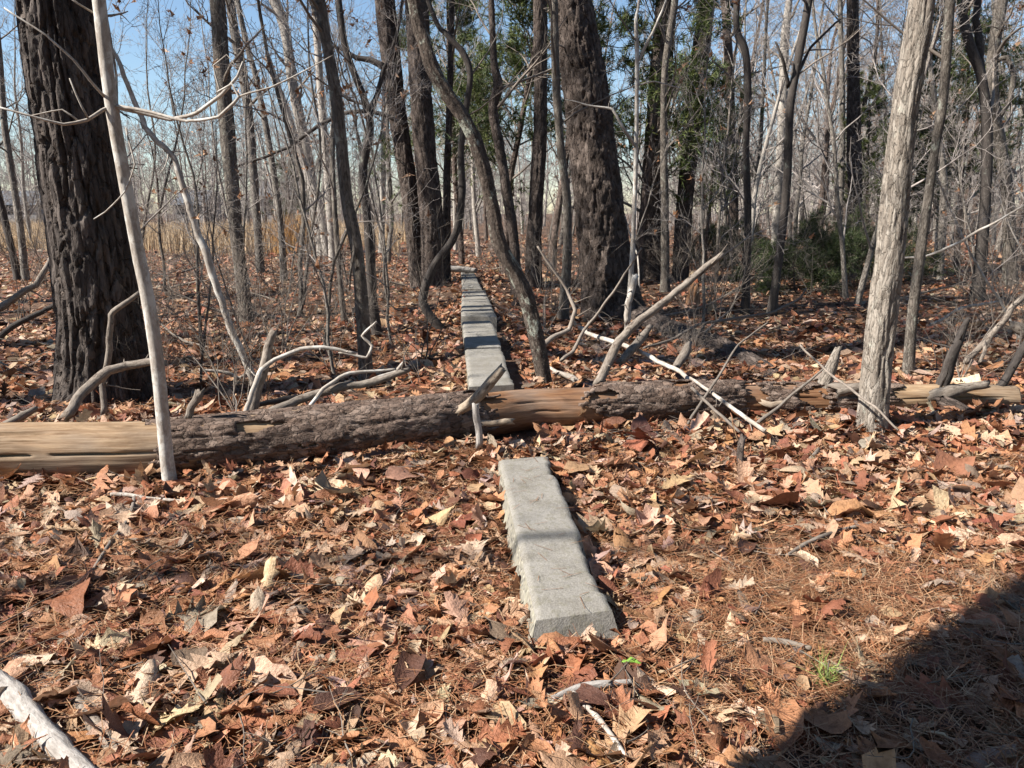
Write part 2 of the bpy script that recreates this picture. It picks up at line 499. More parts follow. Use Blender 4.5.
# ---------------------------------------------------------------- concrete curb blocks
def block(name, c, zt, zb, label, seed, notch=.02, group='concrete curb blocks', slope=0.0, splay=.02):
    """c: four top corners (front left, front right, back left, back right) on the ground plan"""
    rs = np.random.default_rng(seed)
    fl, fr, bl, br = (np.asarray(p[:2], float) for p in c)
    Ls = np.linalg.norm((bl + br) / 2 - (fl + fr) / 2)
    n = max(12, int(Ls / .02)); nt_, ns = 20, 15
    root = thing(name, ((fl[0] + fr[0]) / 2, (fl[1] + fr[1]) / 2, zb), label, 'concrete block', group)
    t = np.linspace(0, 1, n)
    er = notch * (.55 * sstep(.0, .05, fbm(t * Ls * 4.0 + seed, 0 * t, .3, seed, 2)) + .45 * np.clip(fbm(t * Ls * 14 + seed, 0 * t, .6, seed + 1, 3) + .2, 0, 1))     # chipped arris on one side
    el = .03 * notch * np.clip(fbm(t * Ls * 14 + seed * 2, 0 * t, .7, seed + 9, 3) * 1.5, 0, 1)
    top, sides, ends = Acc(), Acc(), Acc()
    s = np.linspace(0, 1, nt_)
    Lp = fl[None] * (1 - t[:, None]) + bl[None] * t[:, None]; Rp = fr[None] * (1 - t[:, None]) + br[None] * t[:, None]
    wv = (Rp - Lp) / np.linalg.norm(Rp - Lp, axis=1)[:, None]
    Lp, Rp = Lp + wv * el[:, None], Rp - wv * er[:, None]
    ztop = zt + slope * t
    ch = .012
    XY = Lp[:, None] * (1 - s[None, :, None]) + Rp[:, None] * s[None, :, None]
    edge = np.minimum(np.minimum(s, 1 - s)[None, :] * .27, np.minimum(t, 1 - t)[:, None] * Ls)
    Z = ztop[:, None] - ch * (1 - np.clip(edge / .018, 0, 1)) ** 2 + .0025 * fbm(XY[..., 0] * 16, XY[..., 1] * 16, 0, seed, 4)
    V = np.concatenate([XY, Z[..., None]], -1)
    ii = np.arange(n - 1)[:, None] * nt_ + np.arange(nt_ - 1)[None]
    top.add(V.reshape(-1, 3), np.stack([ii, ii + 1, ii + nt_ + 1, ii + nt_], -1).reshape(-1, 4))
    part('top_face', top, M['concrete'], root, root.location)
    for sgn, E, Zc in ((-1, Lp, Z[:, 0]), (1, Rp, Z[:, -1])):
        q = np.linspace(0, 1, ns)
        out = sgn * wv[:, None] * (splay * q[None, :, None] + (.0035 * fbm(t[:, None] * Ls * 13 + 0 * q, q[None] * 4 + 0 * t[:, None], seed, seed + 3, 3) * np.minimum(q * 6, 1)[None])[..., None])
        ef = np.exp(-np.arange(n) * .9)[:, None, None] * splay * 1.7 * q[None, :, None]
        axf = unit((fl + fr) / 2 - (bl + br) / 2)
        XYs = E[:, None] + out + ef * axf - ef[::-1] * axf
        Zs = Zc[:, None] * (1 - q) + zb * q
        Vs = np.concatenate([XYs, Zs[..., None]], -1)
        ii = np.arange(n - 1)[:, None] * ns + np.arange(ns - 1)[None]
        F = np.stack([ii, ii + ns, ii + ns + 1, ii + 1], -1).reshape(-1, 4)
        if sgn < 0: F = F[:, ::-1]
        A2 = Acc(); A2.add(Vs.reshape(-1, 3), F)
        part('side_face', A2, M['aggregate'], root, root.location)
    for e, sg in ((0, -1), (n - 1, 1)):
        q = np.linspace(0, 1, ns)
        row = V[e]
        ax = unit(np.array([*( (fl + fr) / 2 - (bl + br) / 2 ), 0])) * -sg
        Ve = row[:, None] * np.array((1, 1, 0)) + np.array((0, 0, 1.)) * (row[:, None, 2:] * (1 - q[None, :, None]) + zb * q[None, :, None])
        Ve = Ve + ax * (splay * 1.7 * q[None, :, None] + (.005 * fbm(s[:, None] * 7 + 0 * q, q[None] * 3 + 0 * s[:, None], seed, 4, 3) * np.minimum(q * 6, 1))[..., None])
        wd = unit(np.array([*(fr - fl), 0]))
        Ve = Ve + wd * ((s[:, None, None] - .5) * 2 * splay * q[None, :, None])
        ii = np.arange(nt_ - 1)[:, None] * ns + np.arange(ns - 1)[None]
        F = np.stack([ii, ii + 1, ii + ns + 1, ii + ns], -1).reshape(-1, 4)
        if sg > 0: F = F[:, ::-1]
        A2 = Acc(); A2.add(Ve.reshape(-1, 3), F)
        part('end_face', A2, M['concrete'], root, root.location)
    return root
z0 = .115
NB = [Gz(536, 617, z0), Gz(612, 607, z0), Gz(499, 459, z0), Gz(548, 455, z0)]
block('curb_block', NB, z0, -.12, 'worn grey concrete curb block lying alone in the leaves in front of the log', 3, .03, splay=.062)
def curbq(pl, pr, ql, qr, za, zb2):
    return [Gz(*pl, za), Gz(*pr, za), Gz(*ql, zb2), Gz(*qr, zb2)]
block('curb_block', curbq((469, 385), (514, 383), (465, 349), (502, 348), .30, .30), .30, -.1, 'concrete curb block just behind the log, crossed by a thin twig', 11, .015, splay=.004)
block('curb_block', curbq((465, 347), (502, 346), (462, 321), (492, 320), .302, .31), .306, -.1, 'concrete curb block second behind the log, before the step in width', 12, .012, splay=.004)
block('curb_block', curbq((461, 315), (497, 316), (462, 291), (485, 290), .30, .24), .30, -.1, 'wider concrete curb block third behind the log, after the step', 13, .015, slope=-.06, splay=.004)
block('curb_block', curbq((462, 288), (482, 288), (461.5, 280), (477.5, 279.5), .25, .2), .25, -.1, 'concrete curb block fourth behind the log, low in the leaves', 14, .012, slope=-.04, splay=.004)
block('curb_block', curbq((461.5, 279.5), (477.5, 279), (461, 272.5), (474, 272), .20, .16), .20, -.1, 'last concrete curb block, at the foot of the twin pines', 15, .012, slope=-.03, splay=.004)

# ---------------------------------------------------------------- plated bark relief
def pine_disp(seed, per, vh, dep, fur=.35):
    def f(ang, L, R):
        c, s_ = np.cos(ang), np.sin(ang)
        k_ = per / 6.28
        u_ = ang / (2 * math.pi) * per + .5 * fbm(c * k_, s_ * k_, L / vh * .6, seed, 4)
        v_ = L / vh + .6 * fbm(c * k_, s_ * k_, L / vh * .8, seed + 4, 4)
        f1, f2, cid = worley(u_ % per, v_, per, seed)
        pl = sstep(.015, .12, f2 - f1)
        # long wandering furrows
        rg = np.abs(fbm(c * k_ * 1.15, s_ * k_ * 1.15, L / vh * .32, seed + 11, 4))
        fw = 1 - sstep(.02, .13, rg)
        # flakes: stepped layers
        q = fbm(c * k_ * 1.7, s_ * k_ * 1.7, L / vh * 1.3, seed + 15, 5) * 4.5
        fl = np.floor(q) + sstep(.55, .95, q - np.floor(q))
        return R - dep * (1 - fur) * (1 - pl) * (.4 + .6 * cid) - dep * fur * 2.2 * fw + dep * .3 * (cid - .5) + dep * .13 * fl + .018 * fbm(c, s_, L * .8, seed + 2, 2) + .10 * dep * fbm(c * 20, s_ * 20, L * 40, seed + 5, 3)
    return f

# ---------------------------------------------------------------- fallen log
LOGPX = [(-150, 423, 499), (0, 419, 486), (90, 419, 482), (170, 417, 479), (330, 403, 464), (410, 397, 452), (480, 391, 441), (530, 387, 431), (600, 385, 429), (690, 382, 424), (760, 383, 420), (850, 384, 417), (950, 383, 413), (1014, 385, 411)]
lp, lr = [], []
for (x, yt, yb) in LOGPX:
    g = G(x, yb + 1)
    d0 = depth(g)
    r = (yb - yt) / 2 / FPX * d0 * .96
    d = g[1] + r * .75
    c = P(x, (yt + yb) / 2, d)
    lp.append(c); lr.append(r)
lp, lr = resample(lp, lr, .02)
LOGL = np.concatenate([[0], np.cumsum(np.linalg.norm(np.diff(lp, axis=0), axis=1))])
def log_at(px):
    pr = np.array([W / 2 + FPX * p[0] / depth(p) for p in lp])
    return int(np.argmin(abs(pr - px)))
log = thing('fallen_log', (lp[90][0], lp[90][1], 0), 'long fallen pine log lying across the curb, bark peeled off in places', 'log')
la = lambda px: float(LOGL[log_at(px)])
PI = math.pi
LOGCR = [(.95 * PI, la(-140), la(172), .045, .05), (.70 * PI, la(-150), la(72), .05, .05), (.80 * PI, la(20), la(60), .03, .03), (1.12 * PI, la(-120), la(60), .03, .025), (.60 * PI, la(60), la(170), .025, .02),
         (.80 * PI, la(500), la(590), .03, .02), (.95 * PI, la(520), la(575), .03, .02), (.85 * PI, la(735), la(830), .05, .03), (.9 * PI, la(890), la(1005), .05, .03), (.7 * PI, la(880), la(960), .04, .03)]
def wood_disp(ang, L, R):
    g = .012 * fbm(np.cos(ang) * 1.3, np.sin(ang) * 1.3, L * .8, 31, 3) + .003 * fbm(np.cos(ang) * 9, np.sin(ang) * 9, L * .7, 32, 3)
    cr = 0 * ang
    for a0, l0, l1, wd_, dp_ in LOGCR:
        path = a0 + .10 * fbm(L * .9, 0 * L, a0, 38, 2) + .045 * fbm(L * 7, 0 * L, a0, 39, 3)
        on = sstep(l0, l0 + .12, L) * (1 - sstep(l1 - .2, l1, L))
        cr = np.maximum(cr, dp_ * on * np.exp(-((ang - path) / (wd_ * (.6 + .5 * vnoise(L * 6, 0 * L, a0, 41)))) ** 2))
    return R * .95 + g - cr
for nm, x0, x1, mt in (('wood', -160, 420, 'wood'), ('wood', 420, 700, 'woodred'), ('wood', 700, 880, 'woodred'), ('wood', 880, 1020, 'wood')):
    i0, i1 = log_at(x0), log_at(x1)
    A2 = Acc()
    tube(A2, lp[i0:i1 + 1], lr[i0:i1 + 1], 120, wood_disp, cap0=True, cap1=True, rng0=LOGL[i0])
    part(nm, A2, M[mt], log, log.location)
def bark_piece(x0, x1, seed, hole=.25, cover=None):
    i0, i1 = log_at(x0), log_at(x1)
    pts, rad = lp[i0:i1 + 1], lr[i0:i1 + 1]
    pts, rad = resample(pts, rad, .0125)
    A2 = Acc()
    pdf = pine_disp(seed, 16, .11, .017, .3)
    def disp(ang, L, R):
        return pdf(ang, L, R) + .019
    tube(A2, pts, rad, 128, disp, rng0=LOGL[i0])
    F = A2.F4[0]; BV = A2.B[0]
    fc = BV[F].mean(1)
    an = np.arctan2(fc[:, 1], fc[:, 0])
    t = (fc[:, 2] - LOGL[i0]) / (LOGL[i1] - LOGL[i0])
    nz = fbm(np.cos(an) * 1.4, np.sin(an) * 1.4, fc[:, 2] * 3.5, seed + 1, 5)
    endd = np.minimum(t, 1 - t) * (LOGL[i1] - LOGL[i0])
    keep = (endd > .14 + .30 * nz + .10 * fbm(np.cos(an) * 6, np.sin(an) * 6, fc[:, 2] * 12, seed + 3, 3)) & (nz > -1 + hole)
    if cover is not None: keep &= cover(an, t, nz)
    A2.F4[0] = F[keep]
    o = part('bark', A2, M['logbark'], log, log.location)
    sm = o.modifiers.new('thickness', 'SOLIDIFY'); sm.thickness = .012; sm.offset = -1
bark_piece(145, 498, 21, .62)
bark_piece(570, 758, 22, .68)
bark_piece(742, 832, 23, .5, lambda an, t, nz: nz > -.12)
bark_piece(812, 905, 24, .6)

# ---------------------------------------------------------------- trunks with plated bark
def trunk_line(pix, d=None, height=12.0, rise_w=.45, step=.06, flare=1.0, below=.25, slim=.92):
    """pix: (px, py, width px) from the top of the frame down to the foot; returns points from foot to tip, radii"""
    bx, by, bw = pix[-1]
    if d is None:
        g = G(bx, by); d = g[1]
    else:
        g = P(bx, by, d); g = np.array((g[0], d, float(hgt(g[0], d))))
    pts, rad = [], []
    for (x, y, w) in reversed(pix):
        p = P(x, y, d)
        pts.append(p); rad.append(w * slim / 2 / FPX * depth(p))
    pts[0] = g.copy()
    dirn = unit(pts[-1] - pts[max(-2, -len(pts))])
    up = unit(dirn * .6 + np.array((0, 0, .5)))
    while pts[-1][2] < height:
        q = pts[-1] + up * min(1.6, height - pts[-1][2] + .2)
        up = unit(up + np.array((0, 0, .25)) + np.array((.05 * math.sin(len(pts) * 2.1 + bx), .05 * math.cos(len(pts) * 1.7 + bx), 0)))
        f = max(.12, 1 - (q[2] / height) ** 1.3 * .85) / max(.12, 1 - (pts[-1][2] / height) ** 1.3 * .85)
        rad.append(max(rad[-1] * f, .01)); pts.append(q)
    b0 = g - np.array((0, 0, below)) - dirn * np.array((.3, .3, 0)) * below
    pts = [b0] + pts; rad = [rad[0] * (1.15 * flare)] + rad
    pts, rad = resample(pts, rad, step)
    rad = rad * (1 + .28 * flare * np.exp(-np.clip(pts[:, 2] - g[2], 0, 9) / (.12 + rad[0] * .6)))
    return pts, rad, g

RNG = np.random.default_rng(7)
needle_cols = [(.032, .050, .017), (.045, .066, .021), (.07, .09, .032), (.028, .040, .018)]
def tufts(rng, acc, tips, n, ln, wd, cols=needle_cols, spread=.9):
    """n needles fanning out at each tip"""
    if not tips: return
    Pn = np.repeat(np.array([t[0] for t in tips]), n, 0)
    Dn = np.repeat(np.array([t[1] for t in tips]), n, 0)
    K = len(Pn)
    Pn = Pn - Dn * rng.uniform(0, ln * 1.1, (K, 1))
    D = Dn + rng.normal(size=(K, 3)) * spread
    D /= np.linalg.norm(D, axis=1)[:, None]
    Sd = np.cross(D, rng.normal(size=(K, 3))); Sd /= np.linalg.norm(Sd, axis=1)[:, None] + 1e-9
    Ln = ln * rng.uniform(.6, 1.15, (K, 1))
    V = np.stack([Pn - Sd * wd, Pn + Sd * wd, Pn + D * Ln], 1).reshape(-1, 3)
    ci = np.repeat(rng.integers(0, len(cols), len(tips)), n)
    C = np.asarray(cols)[ci] * rng.uniform(.75, 1.35, (K, 1))
    acc.add(V, None, np.arange(3 * K).reshape(-1, 3), V, np.repeat(C, 3, 0))

# shared pine crown high above the frame
def make_crown(seed, L, tn, tl):
    rs = np.random.default_rng(seed)
    wa, fa, tips = Acc(), Acc(), []
    stem = np.array([(0, 0, z) for z in np.linspace(0, 6, 12)])
    branches(rs, wa, stem, np.linspace(.12, .02, 12), 22, .05, 1, L, (5, 3), .06, (.9, 1.4), .35, .006, tips)
    tufts(rs, fa, tips, tn, tl, .006)
    return wa.mesh('crown_branches'), fa.mesh('needles', col=True)
CROWN_W, CROWN_F = make_crown(5, 2.4, 26, .22)

def pine(pix, label, seed, d=None, per=12, vh=.17, dep=.035, k=120, step=.022, matn='pine', height=14, flare=1.0, group=None, stubs=4, crown=True):
    rs = np.random.default_rng(seed)
    pts, rad, g = trunk_line(pix, d, height, step=step, flare=flare)
    root = thing('pine_tree', tuple(g), label, 'tree', group)
    # fine mesh only as high as the frame shows it, plain above
    ztop = P(pix[0][0], -60, g[1])[2]
    cut = int(np.searchsorted(pts[:, 2], ztop))
    A2 = Acc()
    tube(A2, pts[:cut + 1], rad[:cut + 1], k, pine_disp(seed, per, vh, dep))
    part('trunk', A2, M[matn], root, g)
    A3 = Acc()
    tube(A3, pts[cut::6], rad[cut::6], 14)
    part('upper_trunk', A3, M[matn], root, g)
    for q in range(stubs):
        A4 = Acc()
        t_ = .3 + .68 * q / stubs
        branches(rs, A4, pts[:cut], rad[:cut], 1, t_, t_ + .6 / stubs, .9, (3, 2), -.02, (1.1, 1.6), .09, .003)
        part('dead_branch', A4, M['twig'], root, g)
    if crown:
        top = pts[-1] - g
        for me, nm, mt in ((CROWN_W, 'crown', 'twig'), (CROWN_F, 'foliage', 'green')):
            o = part(nm, me, M[mt], root)
            o.location = (top[0], top[1], top[2] - 4.5); o.rotation_euler = (0, 0, rs.uniform(0, 6.28))
    return root, pts, rad, g

pine([(55, -10, 78), (64, 70, 78), (78, 150, 80), (90, 240, 84), (99, 310, 84), (104, 360, 88), (107, 398, 94)],
     'massive dark pine with deep vertical bark furrows, behind the fallen log and pale sapling', 41, per=19, vh=.42, dep=.048, k=190, step=.017, matn='pine_grey', flare=.35)
H_, hp, hr, hg = pine([(570, -10, 46), (585, 85, 51), (595, 170, 52), (604, 256, 54), (609, 290, 56), (613, 316, 60)],
     'stout leaning pine with scaly plated bark and flared foot, beside the curb', 42, per=15, vh=.15, dep=.036, k=140, step=.023, flare=1.0)
A_, ap, ar, ag = pine([(384, -10, 23), (396, 100, 20), (410, 200, 18), (419, 262, 19)], 'slimmer reddish trunk of the twin pines at the end of the curb', 43, d=15.6, per=14, vh=.22, dep=.02, k=64, step=.045, flare=.3)
B_, bp_, br_, bg = pine([(417, -10, 26), (421, 100, 24), (430, 200, 25), (434, 264, 28)], 'thicker dark trunk of the twin pines at the end of the curb', 44, d=15.2, per=15, vh=.22, dep=.022, k=70, step=.045, flare=.3)
pine([(667, -10, 22), (660, 85, 25), (654, 170, 26), (650, 256, 28), (650, 279, 32)], 'straight scaly pine standing right behind the stout leaning pine', 45, per=15, vh=.15, dep=.02, k=80, step=.035, flare=.4)
pine([(709, -10, 16), (700, 60, 20), (692, 130, 19), (685, 200, 17), (681, 255, 18)], 'leaning pine with bare grey upper bark, behind the straight scaly pine', 46, d=17, per=12, vh=.2, dep=.016, k=60, step=.05, flare=.3)
pine([(853, -10, 13), (853, 60, 13), (854, 140, 15), (856, 262, 16)], 'brown pine with flaking orange bark behind the evergreen thicket', 47, d=19, per=9, vh=.2, dep=.02, k=48, step=.06, flare=.3, matn='pine')
pine([(540, -10, 15), (540, 120, 15), (536, 200, 16), (534, 275, 18)], 'dark pine trunk seen between the slanting lichened tree and the stout pine', 48, d=15.5, per=9, vh=.2, dep=.02, k=54, step=.05, flare=.3)

# the pine beside the photographer whose shadow falls across the leaves
E1 = G(800, 768); E2 = G(1024, 572)
lean = np.array((-.20, .36))
sv = lean + np.array((tx, ty)) / math.tan(SUN_EL)          # where the shadow of each metre of the leaning trunk falls
svp = np.array((sv[1], -sv[0])) / np.linalg.norm(sv)
pc = E1[:2] - 2.2 * sv + .40 * svp
A2 = Acc()
pz = np.linspace(-.2, 9, 120)
pp = np.stack([pc[0] + lean[0] * pz, pc[1] + lean[1] * pz, pz], -1)
root = thing('pine_tree', (pc[0], pc[1], 0), 'thick leaning pine trunk out of view that throws the broad shadow on the litter', 'tree')
tube(A2, pp, np.linspace(.44, .38, 120), 48, pine_disp(51, 12, .18, .03))
part('trunk', A2, M['pine'], root, root.location)
for q, (x, y, hh) in enumerate([(-7.6, 6.0, 12), (-9.4, 9.2, 13), (-9.8, 12.2, 12), (-6.8, 5.0, 11), (-8.6, 7.3, 12.5)]):
    root = thing('pine_tree', (x, y, 0), 'pine out of view beyond the massive pine, its crown shading the wood floor', 'tree', 'pines out of view')
    A2 = Acc(); pz = np.linspace(-.2, hh, 40)
    tube(A2, np.stack([x + .02 * pz, y + 0 * pz, pz], -1), np.linspace(.2, .06, 40), 16)
    part('trunk', A2, M['pine_far'], root, root.location)
    for me, nm, mt in ((CROWN_W, 'crown', 'twig'), (CROWN_F, 'foliage', 'green')):
        o = part(nm, me, M[mt], root); o.location = (.02 * hh, 0, hh - 5); o.rotation_euler = (0, 0, q * 2.0)

# ---------------------------------------------------------------- bare trees traced one by one
def small_disp(seed, amp):
    def f(ang, L, R):
        c, s_ = np.cos(ang), np.sin(ang)
        return R * (1 + amp * fbm(c * 1.1, s_ * 1.1, L * 2.6, seed, 3)) + R * amp * .6 * fbm(c * 4, s_ * 4, L * 14, seed + 3, 3)
    return f
def bare(pix, label, matn, seed, d=None, height=9, step=.06, k=14, amp=.10, br=None, name='bare_tree', group=None, cat='tree', extra=(), flare=.9, furrow=None):
    rs = np.random.default_rng(seed)
    pts, rad, g = trunk_line(pix, d, height, step=step, flare=flare)
    root = thing(name, tuple(g), label, cat, group)
    A2 = Acc()
    tube(A2, pts, rad, k, furrow or small_disp(seed, amp))
    part('trunk', A2, M[matn], root, g)
    A3 = Acc()
    n, t0, t1, L, kids = br or (12, .3, 1, 1.6, (4, 3, 2) if g[1] < 12 else (5, 3))
    branches(rs, A3, pts, rad, n, t0, t1, L, kids, .05, (.6, 1.2), .36)
    part('crown', A3, M['twig'], root, g)
    for ex in extra:
        A4 = Acc()
        pixline(A4, ex, g[1], seed)
        part('branch', A4, M[matn], root, g)
    return root, pts, rad, g
def pixline(acc, pl, d, seed=0, k=7, step=.04):
    """traced branch: (px, py, width px[, depth offset])"""
    pts, rad = [], []
    for q in pl:
        p = P(q[0], q[1], d + (q[3] if len(q) > 3 else 0))
        pts.append(p); rad.append(max(q[2] / 2 / FPX * depth(p), .0012))
    ps_ = np.asarray(pts, float); rs_ = np.asarray(rad, float)
    pts, rad = resample(ps_, rs_, step)
    lin = []
    for i_ in range(len(ps_) - 1):
        m_ = max(1, int(np.linalg.norm(ps_[i_ + 1] - ps_[i_]) / step))
        lin += [ps_[i_] + (ps_[i_ + 1] - ps_[i_]) * t_ for t_ in np.arange(m_) / m_]
    pts = .35 * pts + .65 * np.array(lin + [ps_[-1]])
    al = np.concatenate([[0], np.cumsum(np.linalg.norm(np.diff(pts, axis=0), axis=1))])
    jit = np.stack([vnoise(al * 5.5, 0 * al, q * 3.3, seed + 50) + .35 * vnoise(al * 16, 0 * al, q * 5.3, seed + 60) for q in range(3)], -1)
    jit = jit * np.minimum(rad, .016)[:, None] * .8 * np.minimum(al / .05, 1)[:, None]
    knot = .30 * np.maximum(vnoise(al * 9, 0 * al, 1.1, seed) - .45, 0)
    tube(acc, pts + jit, rad * (1 + knot), k, small_disp(seed, .10), cap0=True, cap1=True, jag=2.2)
    if np.mean(rad) > .012 and al[-1] > .4 and seed:      # a few snapped-off side twigs
        r9 = np.random.default_rng(seed + 900)
        for q in range(int(3 + al[-1] * 2.5)):
            i_ = r9.integers(2, len(pts) - 2); t_ = unit(pts[i_ + 1] - pts[i_ - 1])
            d_ = unit(perp(r9, t_) + t_ * r9.uniform(-.2, .9))
            l_ = r9.uniform(.02, .05) if r9.uniform() < .6 else r9.uniform(.08, .28)
            tp_, _ = wander(r9, pts[i_], d_, l_ + rad[i_], 4, .16)
            tube(acc, tp_, np.linspace(max(.0035, rad[i_] * .3), .0018, 5), 5)
    return pts

# pale sapling in front of the log
bare([(98, -8, 14), (111, 100, 13.5), (122, 165, 13.5), (139, 256, 14), (148, 300, 14), (157, 360, 14), (166, 450, 14), (171, 490, 15)],
     'slender pale-barked sapling standing in front of the fallen log', 'pale', 61, k=24, step=.02, amp=.05, height=6.5, br=(9, .55, 1, 1.1, (4, 3)), name='pale_sapling', cat='sapling', flare=.3,
     extra=[[(113, 107, 4.7), (140, 114, 4.3), (168, 120, 3.9), (195, 113, 3.9, -.05), (222, 96, 3.9, -.1), (238, 76, 2.7, -.1), (243, 62, 1.6, -.1)],
            [(113, 106, 3.9), (150, 113, 3.1, -.05), (185, 121, 3.1, -.1), (220, 117, 3.1, -.15), (240, 96, 3.5, -.15), (232, 84, 2.3, -.15), (218, 92, 2.0, -.15)],
            [(222, 96, 2.3, -.1), (213, 66, 1.6, -.1), (226, 55, 1.2, -.1), (240, 72, 1.1, -.1)],
            [(110, 107, 3.9), (86, 121, 3.5, -.1), (62, 125, 3.1, -.15), (30, 116, 2.3, -.2), (-4, 106, 2.0, -.2)],
            [(108, 100, 3.1), (90, 82, 2.7, -.1), (72, 60, 2.3, -.15), (45, 35, 2.0, -.2), (5, 8, 1.6, -.2)],
            [(88, 118, 2.3, -.1), (76, 95, 1.9, -.12), (69, 79, 1.2, -.12)], [(80, 122, 2.0, -.1), (62, 110, 1.6, -.12), (30, 116, 1.2, -.14)],
            [(92, 12, 2.3, 0), (78, 4, 1.9, -.03), (64, -6, 1.6, -.05)],
            [(126, 128, 2.0, -.04), (134, 165, 1.7, -.08), (124, 192, 1.6, -.08), (105, 212, 1.4, -.1), (94, 219, 0.9, -.1)],
            [(240, 96, 2.0, -.15), (270, 88, 1.7, -.15), (300, 73, 1.4, -.15), (333, 55, 0.9, -.15)]])
bare([(923, -8, 27), (908, 85, 26), (900, 150, 27), (889, 256, 29), (878, 350, 29), (871, 432, 31)],
     'light grey tree with fine furrowed bark leaning in front of the log', 'lightgrey', 62, k=64, step=.02, height=9, br=(10, .5, 1, 1.8, (5, 3)), flare=.25,
     furrow=pine_disp(62, 15, .15, .0065, .6))
bare([(413, -8, 14), (424, 40, 15), (437, 78, 16), (472, 135, 16), (491, 200, 14), (500, 245, 16), (527, 300, 17), (545, 384, 16)],
     'crooked slanting tree with patches of pale lichen beside the curb', 'lichen', 63, k=40, step=.02, amp=.24, height=6.5, br=(8, .5, 1, 1.2, (4, 3)), flare=.2)
bare([(951, -8, 10), (943, 100, 10), (935, 150, 9), (920, 256, 11), (912, 320, 11), (908, 374, 12)], 'slim grey tree behind the log next to the light grey leaning tree', 'grey', 64, k=18, step=.03, height=8, flare=.3)
bare([(217, -8, 17), (222, 70, 17), (228, 140, 16), (236, 230, 14), (243, 290, 13), (247, 322, 14)], 'straight grey tree with a pale upper trunk, behind the log and pale leaning stem', 'grey', 65, k=20, step=.03, height=10)
bare([(319, -8, 12), (328, 50, 12), (338, 110, 13), (347, 200, 13), (358, 260, 14), (367, 384, 15)], 'grey-brown tree rising just behind the brush heap on the log', 'grey', 66, k=20, step=.03, height=8,
     extra=[[(355, 235, 4), (352, 262, 3, -.1), (350, 290, 2, -.1)]])
bare([(338, -8, 6), (347, 52, 7), (366, 104, 8), (370, 130, 9), (363, 172, 9), (368, 225, 9), (372, 290, 10), (377, 338, 11)], 'dark crooked thin tree with forked top behind the grey-brown tree', 'dark', 67, k=14, step=.04, height=7,
     extra=[[(369, 118, 6), (378, 90, 5, .1), (388, 60, 4, .1), (398, 25, 3, .1), (402, -8, 3, .1)]])
bare([(430, 6, 5), (447, 35, 6), (463, 53, 7), (470, 75, 7), (466, 110, 7), (461, 150, 7), (462, 195, 8), (455, 235, 8), (433, 268, 9), (423, 298, 10), (429, 314, 10), (441, 331, 11)],
     'dark twisting thin tree curving up beside the curb', 'dark', 68, k=14, step=.03, height=5, br=(6, .45, 1, 1.0, (4, 3)), flare=.2)
bare([(491, -8, 6), (494, 60, 8), (498, 85, 11), (493, 110, 11), (500, 150, 10), (508, 200, 11), (514, 240, 11), (517, 272, 12)], 'wavy brown tree between the slanting lichened tree and the dark pine', 'pine', 69, k=14, d=13, height=9, amp=.15)
bare([(554, -8, 8), (556, 80, 9), (561, 150, 9), (567, 200, 9), (567, 260, 10), (563, 322, 12)], 'slim brown-grey tree hugging the stout leaning pine', 'grey', 70, k=14, height=8)
bare([(640, -8, 3), (636, 20, 4), (637, 60, 4.5), (636, 150, 4.5), (633, 240, 5), (627, 322, 6)], 'very thin pale sapling crossing the foot of the stout pine', 'pale', 71, k=8, height=5.5, d=9.3, br=(6, .5, 1, .9, (4, 2)), name='thin_sapling', cat='sapling',
     extra=[[(636, 148, 3.2), (623, 128, 3, -.1), (612, 109, 2.6, -.1), (590, 106, 2, -.1), (566, 100, 1.4, -.1)], [(637, 62, 3), (648, 42, 3), (662, 10, 2.4), (668, -8, 2)], [(636, 85, 2), (655, 82, 1.6), (680, 88, 1.2)]])
bare([(676, -8, 8), (665, 70, 7), (664, 150, 8), (665, 220, 9), (665, 292, 10)], 'pale thin trunk standing against the straight scaly pine', 'grey', 72, k=12, height=9)
bare([(737, -8, 7), (737, 30, 7), (745, 50, 8), (748, 90, 8), (746, 150, 7), (748, 220, 8), (745, 314, 9)], 'dark thin tree with a kink high on its trunk, left of the evergreen thicket'.replace(', left of', ' beside'), 'dark', 73, k=12, height=9)
bare([(810, -8, 8), (798, 60, 9), (790, 110, 9), (787, 180, 9), (780, 250, 9), (771, 317, 10)], 'dark thin tree leaning over the evergreen thicket', 'dark', 74, k=12, height=9,
     extra=[[(799, 70, 4), (808, 52, 3, .1), (822, 36, 2.5, .1), (840, 20, 2, .1)], [(788, 85, 4), (783, 60, 3, -.1), (775, 42, 2, -.1)]])
bare([(968, -8, 10), (963, 14, 9), (970, 45, 10), (982, 80, 10), (987, 130, 11), (986, 190, 11), (982, 245, 12), (977, 300, 14)], 'dark bent tree with a hooked fork among the trunks behind the log end', 'dark', 75, k=14, height=9,
     extra=[[(984, 90, 8), (980, 55, 8, .1), (976, 20, 7, .1), (980, -8, 6, .1)]])
bare([(1003, -8, 13), (996, 35, 12), (992, 70, 11), (995, 110, 11), (1001, 150, 12), (1008, 200, 12), (1010, 285, 14)], 'grey tree with a dark looping branch behind the log end', 'grey', 76, k=14, height=9,
     extra=[[(994, 62, 5), (1006, 58, 5, -.1), (1014, 76, 5.5, -.1), (1011, 98, 4.5, -.1), (1001, 116, 4, -.05)]])
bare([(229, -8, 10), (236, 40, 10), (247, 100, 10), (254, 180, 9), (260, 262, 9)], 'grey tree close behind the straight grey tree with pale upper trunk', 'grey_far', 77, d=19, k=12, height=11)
bare([(236, -8, 6), (247, 45, 6), (257, 82, 6), (270, 150, 7), (280, 220, 7), (284, 276, 8)], 'slender leaning grey tree at the edge of the dry grass field', 'grey_far', 78, d=16.5, k=10, height=10)
